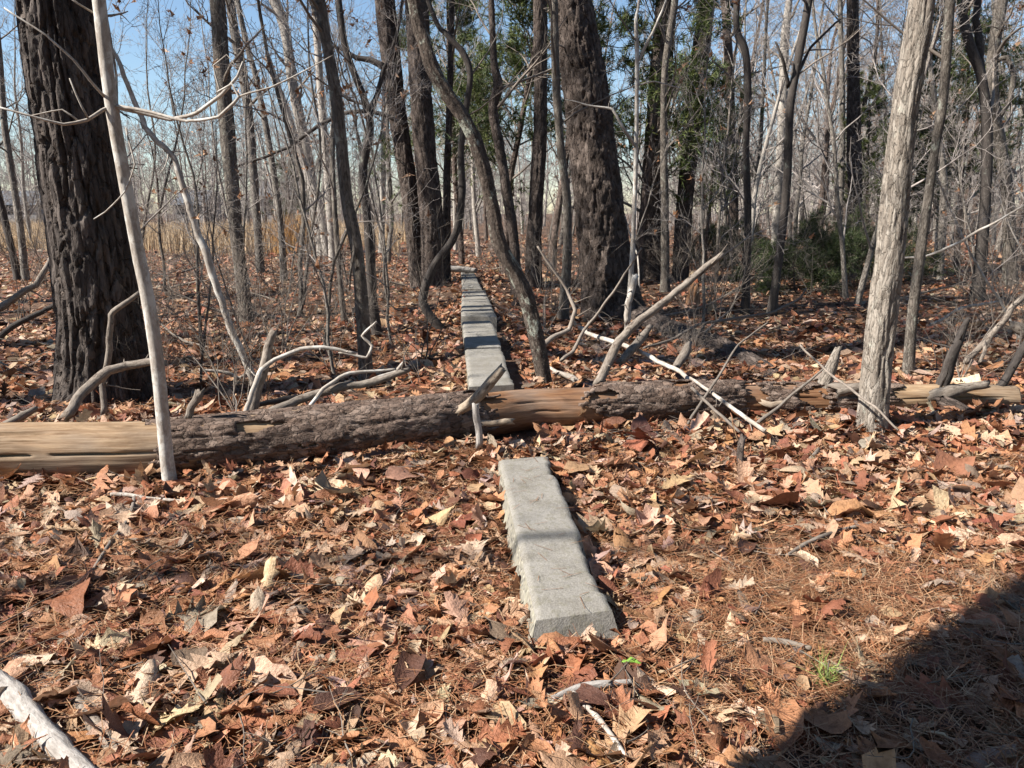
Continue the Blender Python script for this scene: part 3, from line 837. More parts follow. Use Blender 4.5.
bare([(272, -8, 12), (285, 30, 11), (293, 85, 11), (306, 150, 12), (314, 200, 12), (324, 243, 14)], 'pale smooth leaning tree beside the dry broomsedge tussock', 'pale_far', 79, d=26, k=12, height=13)
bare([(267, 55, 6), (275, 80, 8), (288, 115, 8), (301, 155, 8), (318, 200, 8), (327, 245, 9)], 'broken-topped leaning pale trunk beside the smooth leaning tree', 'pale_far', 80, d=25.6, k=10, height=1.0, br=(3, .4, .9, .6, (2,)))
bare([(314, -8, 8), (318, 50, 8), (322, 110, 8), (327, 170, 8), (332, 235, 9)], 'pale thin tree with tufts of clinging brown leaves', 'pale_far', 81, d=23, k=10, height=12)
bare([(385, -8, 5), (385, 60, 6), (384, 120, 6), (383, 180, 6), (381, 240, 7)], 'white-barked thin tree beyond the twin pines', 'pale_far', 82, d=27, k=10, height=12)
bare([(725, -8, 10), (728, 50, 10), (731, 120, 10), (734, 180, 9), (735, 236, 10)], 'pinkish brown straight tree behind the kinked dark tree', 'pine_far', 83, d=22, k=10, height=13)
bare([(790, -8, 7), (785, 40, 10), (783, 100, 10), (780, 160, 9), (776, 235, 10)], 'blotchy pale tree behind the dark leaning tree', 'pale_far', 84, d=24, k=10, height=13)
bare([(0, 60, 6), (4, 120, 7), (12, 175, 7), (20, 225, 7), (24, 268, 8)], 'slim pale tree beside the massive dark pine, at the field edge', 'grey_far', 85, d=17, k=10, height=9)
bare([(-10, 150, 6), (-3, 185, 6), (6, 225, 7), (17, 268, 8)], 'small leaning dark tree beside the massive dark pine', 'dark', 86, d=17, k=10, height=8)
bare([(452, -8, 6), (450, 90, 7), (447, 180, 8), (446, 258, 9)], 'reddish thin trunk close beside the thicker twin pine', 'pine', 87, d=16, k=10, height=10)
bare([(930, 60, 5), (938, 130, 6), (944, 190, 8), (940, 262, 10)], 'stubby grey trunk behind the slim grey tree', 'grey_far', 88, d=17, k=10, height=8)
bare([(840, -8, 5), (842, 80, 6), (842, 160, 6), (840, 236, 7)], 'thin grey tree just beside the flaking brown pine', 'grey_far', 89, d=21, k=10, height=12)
# pale leaning stem
solo_ = Acc()
pl_ = pixline(solo_, [(108, 40, 3), (120, 62, 4), (146, 126, 5.5), (174, 158, 6), (182, 180, 6.5), (201, 240, 7), (226, 313, 7), (240, 350, 7.5), (254, 384, 8)], 6.1, 5, 10, .03)
solo('leaning_stem', solo_, M['pale'], tuple(G(254, 392)), 'thin bleached stem leaning from the brush heap towards the massive pine', 'stem')

# dead boughs drooping off the twin pines
A4 = Acc(); pixline(A4, [(406, 125, 6), (390, 116, 5), (368, 111, 4.6), (345, 113, 4.2), (318, 126, 4), (292, 145, 3.6), (262, 158, 3), (232, 168, 2.4)], ag[1] - .3, 4, 6, .1)
part('dead_bough', A4, M['dark'], A_, ag)
A4 = Acc(); pixline(A4, [(385, 68, 8), (370, 60, 6.5), (356, 58, 5), (340, 48, 3.5), (326, 44, 2)], ag[1] - .2, 6, 6, .1)
part('dead_bough', A4, M['dark'], A_, ag)

# ---------------------------------------------------------------- fallen sticks, stubs on the log
def stick(pl, label, matn='deadwood', d=None, name='fallen_branch', cat='branch', group=None, seed=0, k=9):
    """pl: (px, py, w[, depth offset]); d: depth of the whole stick, else of the ground under its first point"""
    if d is None: d = float(G(pl[0][0], pl[0][1])[1])
    A2 = Acc()
    pts = pixline(A2, pl, d, seed, k, .03)
    b = pts[np.argmin(pts[:, 2])]
    return solo(name, A2, M[matn], tuple(b), label, cat, group)
def gstick(pl, label, matn, name='fallen_branch', cat='branch', seed=0, k=12, lift=.05, sink=.75):
    """stick lying on the litter: every traced point is put on the ground under it"""
    A2 = Acc(); pts, rad = [], []
    for (x, y, w) in pl:
        p = G(x, y); r = w / 2 / FPX * depth(p)
        p = p + np.array((0, 0, lift + r * sink)); pts.append(p); rad.append(r)
    pts, rad = resample(pts, rad, .012)
    rad = rad * (1 + .12 * vnoise(np.arange(len(rad)) * .25, 0 * rad, 1.1, seed))
    tube(A2, pts, rad, k, small_disp(seed, .12), cap0=True, cap1=True)
    return solo(name, A2, M[matn], tuple(pts[0] - (0, 0, .05)), label, cat)
def stub(pl, matn='deadwood', px=None, back=0.0, seed=0):
    i_ = log_at(px if px is not None else pl[0][0])
    A2 = Acc()
    pixline(A2, pl, lp[i_][1] + back, seed, 12, .02)
    part('branch_stub', A2, M[matn], log, log.location)
stub([(938, 398, 13), (944, 378, 12), (953, 352, 10), (960, 335, 8), (967, 319, 5)], 'dark', back=0, seed=1)
stub([(955, 346, 6, .02), (962, 336, 5, .03), (968, 322, 4, .04)], 'deadwood', px=938, back=.02)
stub([(937, 396, 16, -.08), (950, 392, 13, -.12), (968, 388, 9, -.14), (986, 383, 7, -.15)], 'deadwood', px=938, seed=2)
stub([(938, 399, 15, -.1), (955, 406, 11, -.2), (985, 420, 10, -.3), (1010, 432, 10, -.38), (1040, 446, 9, -.45)], 'pine', px=938, seed=3)
stub([(998, 388, 8, .0), (1010, 374, 8, .02), (1024, 350, 8, .05), (1036, 330, 7, .08)], 'dark', px=998, seed=4)
stub([(822, 392, 15), (830, 372, 12), (836, 358, 9), (840, 347, 6)], 'lightgrey', seed=5)
stub([(838, 390, 14, -.08), (856, 388, 9, -.12), (868, 386, 6, -.14)], 'deadwood', px=830, seed=6)
stub([(188, 418, 7), (196, 404, 8), (202, 393, 9)], 'deadwood', seed=7)
stub([(762, 402, 5, -.14), (770, 404, 7, -.16), (782, 403, 5, -.15)], 'woodend', px=762, seed=8)
stick([(461, 409, 10, -.18), (478, 395, 11, -.2), (492, 381, 11, -.2), (501, 371, 9, -.2)], 'short broken pale stick lying over the log above the curb gap', 'woodend', d=4.75, seed=3, k=12)
stick([(479, 446, 7.5), (479, 425, 7), (478, 403, 6.5)], 'short upright peg of pale bark against the front of the log', 'birch', d=4.42, name='wood_peg', cat='stick', seed=4)
stick([(484, 423, 6, 0), (498, 422, 6.5, 0), (513, 421, 6, 0)], 'short cream broken stick end poking along the log front', 'woodend', d=4.52, name='wood_peg', cat='stick', seed=5)
stick([(598, 384, 9), (606, 365, 9, .1), (618, 342, 9, .2), (640, 320, 8, .3), (670, 297, 7.5, .4), (700, 274, 7, .5), (721, 256, 6.5, .6)], 'thick grey stick leaning up from the log with a pale broken tip', 'deadwood', d=5.55, seed=6)
stick([(627, 322, 6, .3), (630, 300, 7, .3), (635, 276, 7, .3)], 'upright broken pale stub in front of the stout pine', 'pale', d=8.2, seed=7, name='dead_stub', cat='stick')
stick([(620, 362, 7), (630, 350, 9, .15), (642, 337, 9, .3), (650, 325, 5, .4)], 'short split grey stick propped on leaves behind the log', 'deadwood', d=6.3, seed=8)
stick([(676, 368, 8), (682, 358, 10, .1), (688, 347, 9, .2)], 'stubby grey wood chunk standing in the leaves behind the log', 'deadwood', d=6.6, name='wood_chunk', cat='stick', seed=9)
stick([(580, 328, 4), (600, 338, 4.5, -.3), (640, 352, 4.5, -.7), (680, 372, 4.5, -1.1), (705, 392, 4, -1.5), (720, 408, 3.5, -1.7)], 'long thin pale branch lying from the stout pine over the log', 'pale', d=7.2, seed=10)
stick([(562, 360, 4), (575, 352, 4, .1), (585, 330, 3, .2), (615, 290, 2.5, .2), (641, 248, 1.8, .2)], 'thin arched twig rising in front of the stout pine', 'twig', d=6.4, seed=11)
stick([(536, 352, 5), (552, 338, 5, .1), (568, 330, 4.5, .2), (574, 310, 4, .25), (568, 290, 3, .3), (552, 268, 2.6, .3), (538, 246, 2, .3)], 'curving brown twig bush stem beside the slanting tree', 'twig', d=6.6, seed=12)
stick([(545, 365, 3), (558, 372, 4, -.1), (572, 378, 6, -.15), (588, 390, 7, -.2)], 'forked bleached stick behind the log near the slanting tree', 'pale', d=6.4, seed=13)
stick([(644, 348, 2.5), (672, 340, 3, .3), (700, 325, 3, .6), (742, 318, 3, .8), (775, 312, 2.6, .9), (800, 298, 2.4, 1.0), (806, 288, 1.6, 1.0)], 'long thin grey twig arching over the needle covered mound', 'twig', d=7.0, seed=14)
stick([(66, 416, 10, -.1), (78, 399, 10.5, 0), (93, 383, 10, .1), (108, 371, 9, .15), (125, 365, 8.5, .2), (150, 361, 8, .2), (166, 362, 6, .2)], 'thick curved grey branch arching from the log past the massive pine', 'deadwood', d=4.9, seed=15, k=12)
stick([(104, 412, 6), (105, 385, 6, .05), (108, 355, 6, .05), (112, 315, 6, .05), (125, 303, 5, .05), (140, 292, 4, .1)], 'thin upright grey stem with an elbow before the massive pine', 'deadwood', d=5.2, name='elbowed_stick', cat='stick', seed=16)
stick([(8, 423, 7), (22, 415, 8.5, .05), (36, 409, 6, .1)], 'short grey stick end lying behind the log beside the massive pine', 'deadwood', d=4.9, seed=17)
stick([(-6, 312, 6), (14, 298, 6.5, .1), (36, 285, 6, .2), (45, 268, 5, .3), (50, 258, 3.5, .4)], 'grey crooked branch reaching up to the massive pine', 'deadwood', d=8.4, seed=18)
stick([(-6, 342, 6), (12, 328, 6, .1), (30, 318, 5.5, .2), (48, 309, 5, .3), (58, 302, 4, .3)], 'dark branch resting low against the massive pine', 'dark', d=7.8, seed=19)
# brush heap on the log
stick([(248, 424, 10), (254, 405, 11, .02), (262, 372, 10, .06), (268, 348, 9, .1), (274, 331, 7, .12)], 'stout bleached upright snag stub in the brush heap', 'deadwood', d=4.75, name='dead_stub', cat='stick', seed=20, k=12)
stick([(176, 464, 5.5, -.32), (200, 452, 6, -.34), (228, 436, 6, -.3), (244, 421, 5.5, -.2), (252, 395, 5, -.1), (262, 370, 4.5, 0), (276, 360, 4.5, .05), (300, 351, 4.2, .1), (325, 348, 4, .12), (355, 353, 3, .15)], 'long thin pale branch bending over the log in the brush heap', 'pale', d=4.75, seed=21)
stick([(244, 424, 4, -.2), (260, 430, 4.5, -.28), (280, 417, 4.5, -.2), (308, 408, 4, -.1), (322, 390, 4, 0), (350, 374, 3.6, .1), (395, 369, 2.6, .2)], 'pale forking twig laid along the log bark', 'pale', d=4.75, seed=22)
stick([(256, 427, 9, -.16), (272, 413, 10, -.1), (300, 401, 9, 0), (340, 388, 8.5, .08), (375, 382, 7.5, .12), (410, 369, 5, .18)], 'thick grey branch lying on top of the log in the brush heap', 'deadwood', d=4.75, seed=23)
stick([(258, 405, 5), (285, 398, 6, .1), (310, 394, 5, .15), (352, 380, 4, .2)], 'dark grey stick lying behind the log under the brush heap', 'dark', d=5.0, seed=24)
stick([(200, 370, 3), (222, 372, 3.5, .05), (240, 377, 3.5, .1), (250, 372, 2, .1)], 'small pale twig in the shaded leaves behind the log', 'pale', d=6.7, seed=25)
stick([(372, 380, 4), (395, 372, 4, .1), (404, 361, 2, .1)], 'tip of a pale twig by the grey-brown tree foot', 'pale', d=5.6, seed=26)
stick([(340, 352, 2.5), (366, 358, 3, 0), (372, 345, 3, .05), (362, 335, 2.6, .05), (376, 322, 2, .05)], 'zigzag bleached twig before the grey-brown tree', 'pale', d=6.2, seed=27)
# foreground
gstick([(-60, 672, 20), (-15, 694, 22), (12, 710, 25), (30, 730, 22), (58, 762, 22), (100, 805, 20)], 'thick chalky white stick lying in the leaves', 'birch', 'birch_stick', 'stick', 28, 28, .04, .5)
gstick([(78, 712, 13), (92, 732, 17), (108, 750, 17), (125, 768, 12)], 'short rotten grey wood piece half buried beside the chalky stick', 'deadwood', 'rotten_stick', 'stick', 29, 20, .03, .4)
gstick([(112, 505, 3.5), (130, 506, 4.5), (150, 510, 4.5), (178, 512, 4), (214, 514, 3)], 'pale twig lying on leaves in front of the log', 'pale', seed=30)
gstick([(136, 508, 4), (130, 530, 4), (112, 555, 4), (94, 584, 3)], 'grey twig forking off the pale twig in the leaves', 'twig', seed=31)
gstick([(190, 560, 3), (203, 545, 3), (205, 522, 2.6)], 'small bent blue-grey twig among the leaves', 'deadwood', seed=32)
gstick([(552, 716, 6), (580, 706, 9), (606, 702, 8), (632, 698, 5)], 'whitish bark-covered stick in the leaves below the lone block', 'birch', seed=33)
gstick([(570, 708, 6), (585, 722, 6), (605, 745, 5.5), (625, 775, 5)], 'thin pale stick branching towards the bottom from the whitish stick', 'pale', seed=34)
stick([(768, 768, 5), (768, 745, 5), (766, 722, 4.5), (770, 712, 3)], 'short dark forked twig standing in the needles', 'dark', d=2.18, seed=35, name='twig', cat='twig')
gstick([(762, 655, 5), (785, 658, 6), (810, 664, 5)], 'grey bark stick beside the green seedling', 'deadwood', seed=36)
stick([(736, 474, 6), (740, 456, 7, .08), (742, 438, 6, .16)], 'stubby brown stick standing in the leaves in front of the log', 'pine', d=4.3, seed=37, name='twig', cat='twig')
stick([(790, 478, 4), (806, 462, 5, .1), (818, 448, 3.5, .2)], 'grey stick leaning in the leaves in front of the light grey tree', 'deadwood', d=4.3, seed=38, name='twig', cat='twig')
gstick([(786, 568, 4), (806, 556, 5), (832, 545, 5), (870, 535, 4)], 'long grey twig lying across the needles in a shade band', 'deadwood', seed=39)
for q, (pl, lb) in enumerate([
    ([(688, 424, 3), (705, 395, 3, .1), (722, 370, 2.6, .15), (738, 345, 2, .2), (768, 322, 1.6, .3)], 'thin twig crossing in front of the log by the peeled bark'),
    ([(690, 378, 2.6, .3), (720, 398, 4, .05), (748, 418, 4.5, -.15), (764, 430, 4, -.3)], 'pale twig draped over the log with its end in the leaves'),
    ([(757, 424, 4), (780, 405, 3, .05), (808, 383, 2.6, .1), (825, 368, 1.6, .15)], 'dark thin twig rising past the log towards its grey stub'),
    ([(800, 345, 2, .3), (830, 374, 2.4, .1), (852, 390, 2.6, -.2), (876, 408, 2.4, -.5), (898, 430, 2, -.6)], 'fine reddish twig drooping in front of the light grey tree'),
    ([(692, 388, 3, 0), (715, 410, 3, -.2), (740, 432, 2.6, -.35)], 'short fine twig hanging down the log front')]):
    stick(pl, lb, 'pale' if q == 1 else 'twig', d=5.05, seed=40 + q, name='twig', cat='twig')
stick([(966, 362, 5), (980, 350, 6, .1), (1000, 322, 6.5, .2), (1014, 306, 6, .25), (1030, 292, 5, .3)], 'forked grey dead branch propped behind the log end', 'deadwood', d=6.6, seed=46)
stick([(980, 362, 3), (984, 350, 3.5, .05), (983, 343, 4, .1)], 'side prong of the forked grey branch behind the log end', 'deadwood', d=6.6, seed=47)
stick([(1040, 338, 10), (1020, 328, 11, .1), (1012, 324, 9, .15)], 'cut end of a grey limb lying behind the log end', 'deadwood', d=7.9, seed=48)
stick([(898, 258, 2), (925, 256, 2.4, -.1), (958, 243, 2.6, -.2), (985, 228, 2.4, -.3), (1024, 205, 2, -.4)], 'long fine bent branch strung between the slim grey trees', 'pale', d=8, seed=49)
stick([(420, 269, 5.5, 0), (440, 268, 6, 0), (466, 270, 6, .1), (476, 271, 5, .1)], 'whitish log lying across the far end of the curb', 'birch', d=16.4, seed=50, name='fallen_log', cat='log')
stick([(930, 325, 2.4), (945, 318, 3, .1), (962, 308, 3, .2), (1000, 302, 2, .4)], 'pale thin branch on the shaded litter behind the slim tree', 'pale', d=8.6, seed=51)

# needle covered rotten log running out from the stout pine
A2 = Acc()
pts = [G(640, 322), G(680, 340), G(720, 352), G(760, 370), G(800, 384)]
for q, zz in enumerate((.02, .0, -.02, -.04, -.1)): pts[q] = pts[q] + np.array((0, .1, zz))
pts, rad = resample(pts, [.2, .19, .17, .14, .07], .04)
tube(A2, pts, rad, 40, pine_disp(93, 9, .2, .03), cap1=True)
solo('rotten_log', A2, M['pine'], tuple(pts[0] * (1, 1, 0)), 'low rotten log half sunk in needles running out from the stout pine', 'log')
# orange broken stump beyond it
A2 = Acc(); gp = G(692, 305)
tube(A2, [gp - (0, 0, .1), gp + (0, 0, .12), gp + (.01, 0, .22), gp + (.02, 0, .3)], [.13, .10, .085, .05], 24, pine_disp(95, 9, .1, .04), cap1=True, jag=1.6)
solo('rotten_stump', A2, M['woodred'], tuple(gp), 'small rotten orange stump behind the stout pine', 'stump')
A2 = Acc(); gp = G(531, 288)
tube(A2, [gp - (0, 0, .1), gp + (0, 0, .5), gp + (.0, 0, 1.0), gp + (-.03, 0, 1.25)], [.15, .12, .10, .03], 24, pine_disp(96, 9, .2, .02), cap1=True)
solo('snag', A2, M['pine'], tuple(gp), 'broken stump in front of the dark pine trunk near the wavy tree', 'stump')

# ---------------------------------------------------------------- repeated bare trees, saplings, shrubs
def copy_thing(root, loc, rz, sc, tilt=(0, 0), label=None):
    r = root.copy(); COL.objects.link(r)
    r.location = loc; r.rotation_euler = (tilt[0], tilt[1], rz); r.scale = (sc, sc, sc)
    if label: r['label'] = label
    for ch in root.children:
        c = ch.copy(); c.parent = r; COL.objects.link(c)
        for g_ in ch.children:
            d_ = g_.copy(); d_.parent = c; COL.objects.link(d_)
    return r
LOOK, USED = {}, set()
def proto_tree(seed, hh, r0, n, t0, L, kids, bmat, name, look, cat, group, leaves=0, wig=.05, k=9, rmin=.004):
    rs = np.random.default_rng(seed)
    pts, _ = wander(rs, (0, 0, -.2), (rs.normal() * .06, rs.normal() * .06, 1), hh, 14, wig, .04)
    rad = r0 * (1 - .9 * np.linspace(0, 1, 15) ** 1.2); rad[0] *= 1.35
    pts, rad = resample(pts, rad, .25)
    root = thing(name, (0, 0, 0), look, cat, group)
    LOOK[root.name] = look
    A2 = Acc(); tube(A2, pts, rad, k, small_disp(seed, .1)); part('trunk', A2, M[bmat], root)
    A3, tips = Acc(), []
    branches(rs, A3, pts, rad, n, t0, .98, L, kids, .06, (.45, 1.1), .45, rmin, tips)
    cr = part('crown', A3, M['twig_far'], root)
    if leaves:
        A4 = Acc()
        tp = [tips[q] for q in rs.choice(len(tips), min(leaves, len(tips)), False)]
        tufts(rs, A4, tp, 4, .085, .022, [(.26, .13, .065), (.20, .10, .05), (.33, .20, .12)], 1.2)
        part('dead_leaves', A4, M['leaf'], cr, col=True)
    return root
tree_protos = []
for q in range(8):
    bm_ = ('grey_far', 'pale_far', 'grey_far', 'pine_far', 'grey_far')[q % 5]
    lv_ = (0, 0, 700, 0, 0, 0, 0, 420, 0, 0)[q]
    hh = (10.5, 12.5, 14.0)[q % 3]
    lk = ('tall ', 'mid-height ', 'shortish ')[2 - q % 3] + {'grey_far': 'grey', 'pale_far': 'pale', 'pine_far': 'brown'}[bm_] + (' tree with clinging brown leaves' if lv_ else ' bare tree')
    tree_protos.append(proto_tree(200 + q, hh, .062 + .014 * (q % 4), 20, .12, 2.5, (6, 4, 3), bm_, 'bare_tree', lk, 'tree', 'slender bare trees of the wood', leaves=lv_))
sap_protos = [proto_tree(300 + q, 3.6 + .5 * q, .016 + .003 * q, 12, .2, 1.2, (6, 4, 1), ('twig', 'pale', 'grey_far', 'grey')[q], 'bare_sapling',
              ('thin brown sapling with fine twigs', 'thin pale sapling with fine twigs', 'thin sapling with a few brown leaves', 'thin greyish sapling with fine twigs')[q], 'sapling', 'bare understory saplings', leaves=(0, 0, 22, 0)[q], k=7, wig=.09, rmin=.0022) for q in range(4)]
def proto_shrub(seed):
    rs = np.random.default_rng(seed)
    q_ = seed % 5
    look = ('low twiggy shrub', 'arching twiggy shrub', 'spreading leafless shrub', 'upright leafless shrub', 'sparse leafless shrub')[q_]
    root = thing('bare_shrub', (0, 0, 0), look, 'shrub', 'leafless twiggy shrubs')
    LOOK[root.name] = look
    A3 = Acc()
    for q in range((6, 5, 7, 5, 4)[q_]):
        w_ = (.45, .6, .75, .2, .4)[q_]
        d = unit((rs.normal() * w_, rs.normal() * w_, 1))
        grow(rs, A3, (rs.normal() * .06, rs.normal() * .06, -.05), d, rs.uniform(.9, 1.9), rs.uniform(.006, .011), 0, (7, 4, 1), (.35, .9), .15, (.04, -.05, .02, .06, .04)[q_], .0018)
    part('stems', A3, M['twig'], root)
    return root
shrub_protos = [proto_shrub(400 + q) for q in range(5)]
def proto_debris(seed):
    rs = np.random.default_rng(seed)
    A3 = Acc()
    grow(rs, A3, (-.7, 0, .03), (1, rs.normal() * .2, .08), rs.uniform(1.1, 1.9), rs.uniform(.012, .024), 0, (5, 3), (.4, .9), .12, -.01, .003)
    look = ('grey forking bough', 'grey crooked bough', 'bleached twiggy bough', 'thin grey bough', 'stout grey bough')[seed % 5]
    o = solo('fallen_branch', A3, M['deadwood'], (0, 0, 0), look, 'branch', 'fallen boughs on the wood floor')
    LOOK[o.name] = look
    return o
debris_protos = [proto_debris(450 + q) for q in range(5)]

def clear(x, y, m=.6):
    """keep the curb line free"""
    cx = -.02 - .062 * (y - 5)
    return not (abs(x - cx) < m and y < 18)
def scatter(protos, n, pxr, dr, sc, seed, tilt=.05, m=.6, bias=1.0, place=''):
    rs = np.random.default_rng(seed)
    out, used, tries = 0, [], 0
    while out < n and tries < n * 40:
        tries += 1
        Y = dr[0] + (dr[1] - dr[0]) * rs.uniform() ** bias
        x = (rs.uniform(*pxr) - 512) / FPX * Y
        px_ = 512 + FPX * x / Y
        if (552 < px_ < 668 and Y < 10.6) or (745 < px_ < 905 and Y < 13.5 and dr[0] < 10): continue
        if not clear(x, Y, m) or any((x - a) ** 2 + (Y - b) ** 2 < .25 for a, b in used): continue
        used.append((x, Y))
        pr = protos[rs.integers(len(protos))]
        loc = (x, Y, float(hgt(x, Y)) - .02)
        s = rs.uniform(*sc); rz = rs.uniform(0, 6.28); tl = rs.normal(size=2) * tilt
        lab = LOOK[pr.name] + ' ' + place
        if pr.name not in USED:
            USED.add(pr.name); pr.location = loc; pr.scale = (s,) * 3; pr.rotation_euler = (tl[0], tl[1], rz); pr['label'] = lab
        else:
            copy_thing(pr, loc, rz, s, tl, lab)
        out += 1
scatter(tree_protos, 84, (690, 1070), (19, 62), (.75, 1.1), 1, .035, bias=.75, place='in the thick wood behind the evergreen thicket')
scatter(tree_protos, 30, (400, 690), (21, 62), (.75, 1.05), 2, .035, bias=.75, place='in the wood behind the big pines')
scatter(tree_protos, 22, (-40, 400), (22, 60), (.6, .9), 3, .035, place='standing along the dry grass field')
scatter(tree_protos, 6, (690, 1060), (12, 17), (.5, .65), 31, .04, place='close behind the light grey leaning tree')
scatter(tree_protos, 22, (-40, 400), (58, 76), (.7, .95), 32, .035, place='in the far belt of trees across the field')
scatter(tree_protos, 26, (690, 1070), (44, 74), (.75, 1.05), 33, .035, place='deep in the wood beyond the log end')
scatter(sap_protos, 20, (-40, 640), (7.2, 24), (.7, 1.2), 4, .13, place='between the curb and the field')
scatter(sap_protos, 20, (640, 1060), (8.5, 26), (.8, 1.4), 5, .13, place='among the trunks beyond the log end')
scatter(shrub_protos, 36, (-40, 640), (6.8, 26), (.6, 1.2), 6, place='on the floor between the curb and the field')
scatter(shrub_protos, 30, (640, 1060), (7.5, 26), (.6, 1.2), 7, place='on the floor beyond the log end')
scatter(sap_protos, 9, (90, 460), (9, 17), (1.0, 1.6), 42, .14, place='in the thin wood before the field')
scatter(sap_protos, 6, (140, 470), (5.9, 8.5), (.5, .8), 41, .14, place='just behind the log near the brush heap')
scatter(shrub_protos, 10, (130, 440), (5.7, 8), (.45, .8), 43, place='tangled right behind the log by the brush heap')
scatter(shrub_protos, 9, (680, 1040), (6.6, 9.5), (.4, .75), 44, place='close behind the log and its grey stubs')
scatter(debris_protos, 60, (-40, 455), (7.2, 26), (.7, 1.4), 8, .04, place='lying between the massive pine and the curb')
scatter(debris_protos, 30, (500, 1060), (7.4, 24), (.7, 1.4), 9, .04, place='lying among the trunks beyond the log end')

# trees out of view on the sunny side that dapple the litter
for q, (x, y, s, rz) in enumerate([(-13.0, 4.2, .9, .3), (-12.5, 8.5, 1, 2.0)]):
    copy_thing(tree_protos[(4, 6)[q]], (x, y, -.05), rz, s, label='bare tree standing out of view on the sunny side, dappling the litter')
def snag(x, y, hh, r, nb, seed, label):
    rs = np.random.default_rng(seed)
    pts, _ = wander(rs, (x, y, -.2), (0, 0, 1), hh, 12, .04, .04)
    rad = np.linspace(r, r * .3, 13)
    root = thing('bare_tree', (x, y, 0), label, 'tree')
    A2 = Acc(); tube(A2, pts, rad, 14, small_disp(seed, .1)); part('trunk', A2, M['grey'], root, root.location)
    A2 = Acc(); branches(rs, A2, pts, rad, nb, .25, .98, 1.5, (3, 2), .03, (.6, 1.2), .35, .004); part('crown', A2, M['twig'], root, root.location)
snag(-8.5, .72, 9, .085, 6, 811, 'slim snag out of view whose shadow crosses the lone concrete block')
snag(-9.6, 2.0, 9, .10, 6, 813, 'snag out of view whose shadow falls along the front of the log')

# ---------------------------------------------------------------- evergreens
def evergreen(seed, hh, L, n, tn, tl, name, label, loc, matw='pine_far', t0=.08, tw=.004, kids=(6, 4), group=None, r0=.03, a0=(.8, 1.3), cols=needle_cols):
    rs = np.random.default_rng(seed)
    pts, _ = wander(rs, (0, 0, -.1), (rs.normal() * .05, rs.normal() * .05, 1), hh, 10, .05, .05)
    rad = r0 * (1 - .85 * np.linspace(0, 1, 11))
    root = thing(name, loc, label, 'evergreen', group)
    A2 = Acc(); tube(A2, pts, rad, 8); part('trunk', A2, M[matw], root)
    A3, F_, tips = Acc(), Acc(), []
    branches(rs, A3, pts, rad, n, t0, 1, L, kids, .05, a0, .4, .003, tips)
    cr = part('crown', A3, M['twig'], root)
    tufts(rs, F_, tips, tn, tl, tw, cols)
    part('foliage', F_, M['green'], cr, col=True)
    return root
def gp_(px, py, Y=None):
    g = G(px, py) if Y is None else np.array((P(px, py, Y)[0], Y, 0))
    g[2] = hgt(g[0], g[1]); return tuple(g)
BU = dict(kids=(9, 6), a0=(1.0, 1.5))
YP = evergreen(501, .85, 1.1, 15, 14, .14, 'young_pine', 'bushy dark green young pine in the thicket behind the light grey tree', gp_(838, 288), **BU)
YP2 = evergreen(502, .7, .9, 13, 14, .14, 'young_pine', 'low green young pine at the edge of the thicket by the dark leaning tree', gp_(795, 294), **BU)
evergreen(503, 1.1, .7, 12, 14, .14, 'young_pine', 'green young pine behind the kinked dark tree', gp_(742, 270), **BU)
copy_thing(YP, gp_(876, 282), 2.7, 0.95, label='dark young pine right behind the light grey tree')
copy_thing(YP2, gp_(706, 264), 4.4, 1.10, label='small green pine between the leaning pine and the pinkish tree')
copy_thing(YP, gp_(815, 280), 0.9, 0.94, label='spreading young pine in the middle of the thicket')
TALL = dict(tw=.009, kids=(8, 6), cols=[(.06, .085, .022), (.085, .11, .03), (.12, .14, .045), (.04, .06, .02)])
evergreen(506, 8.0, 2.0, 40, 14, .17, 'evergreen_tree', 'tall dense evergreen filling the gap behind the slanting lichened tree', gp_(505, 262, 18), r0=.09, t0=.22, **TALL)
EV = bpy.data.objects.get('evergreen_tree')
EV2 = evergreen(507, 8.5, 2.1, 40, 14, .17, 'evergreen_tree', 'tall evergreen behind the wavy brown tree and dark pine', gp_(552, 262, 19.5), r0=.1, t0=.3, **TALL)
EV3 = evergreen(508, 7.5, 1.7, 36, 14, .17, 'evergreen_tree', 'evergreen showing between the stout pine and the straight pine', gp_(634, 262, 16.5), r0=.09, t0=.2, **TALL)
copy_thing(EV, gp_(462, 262, 22), 4.9, 1.00, label='evergreen behind the twisting thin tree')
copy_thing(EV2, gp_(960, 258, 18), 0.4, 0.75, label='dark evergreen behind the dark bent tree at the wood edge')
copy_thing(EV3, gp_(925, 258, 19), 2.1, 0.62, label='dull evergreen behind the slim grey tree')
copy_thing(EV2, gp_(703, 258, 20), 3.8, 0.52, label='small evergreen beside the leaning pine behind the straight pine')
copy_thing(EV3, gp_(868, 258, 21), 2.6, 0.62, label='small dark evergreen behind the brown flaking pine')
evergreen(513, 4.0, 1.6, 24, 12, .2, 'evergreen_bush', 'rounded evergreen beside the far pale house', gp_(287, 228, 46), r0=.06, t0=.1, tw=.014, kids=(6, 4))

for q, (an, rr, sc_) in enumerate([(24, 9, 1.1), (8, 7.5, 1.2), (-8, 7, 1.25), (-24, 6.5, 1.2), (-42, 6.5, 1.3), (-60, 6.5, 1.2), (-78, 6.5, 1.3), (-97, 6.5, 1.2), (-116, 7, 1.2)]):  # unseen evergreens added in a ring to cut the low sky fill
    copy_thing(EV, (rr * math.cos(math.radians(an)), rr * math.sin(math.radians(an)), -.05), q * 1.3, sc_, label='dense evergreen added out of view around the clearing to block low sky light')['group'] = 'evergreens out of view'

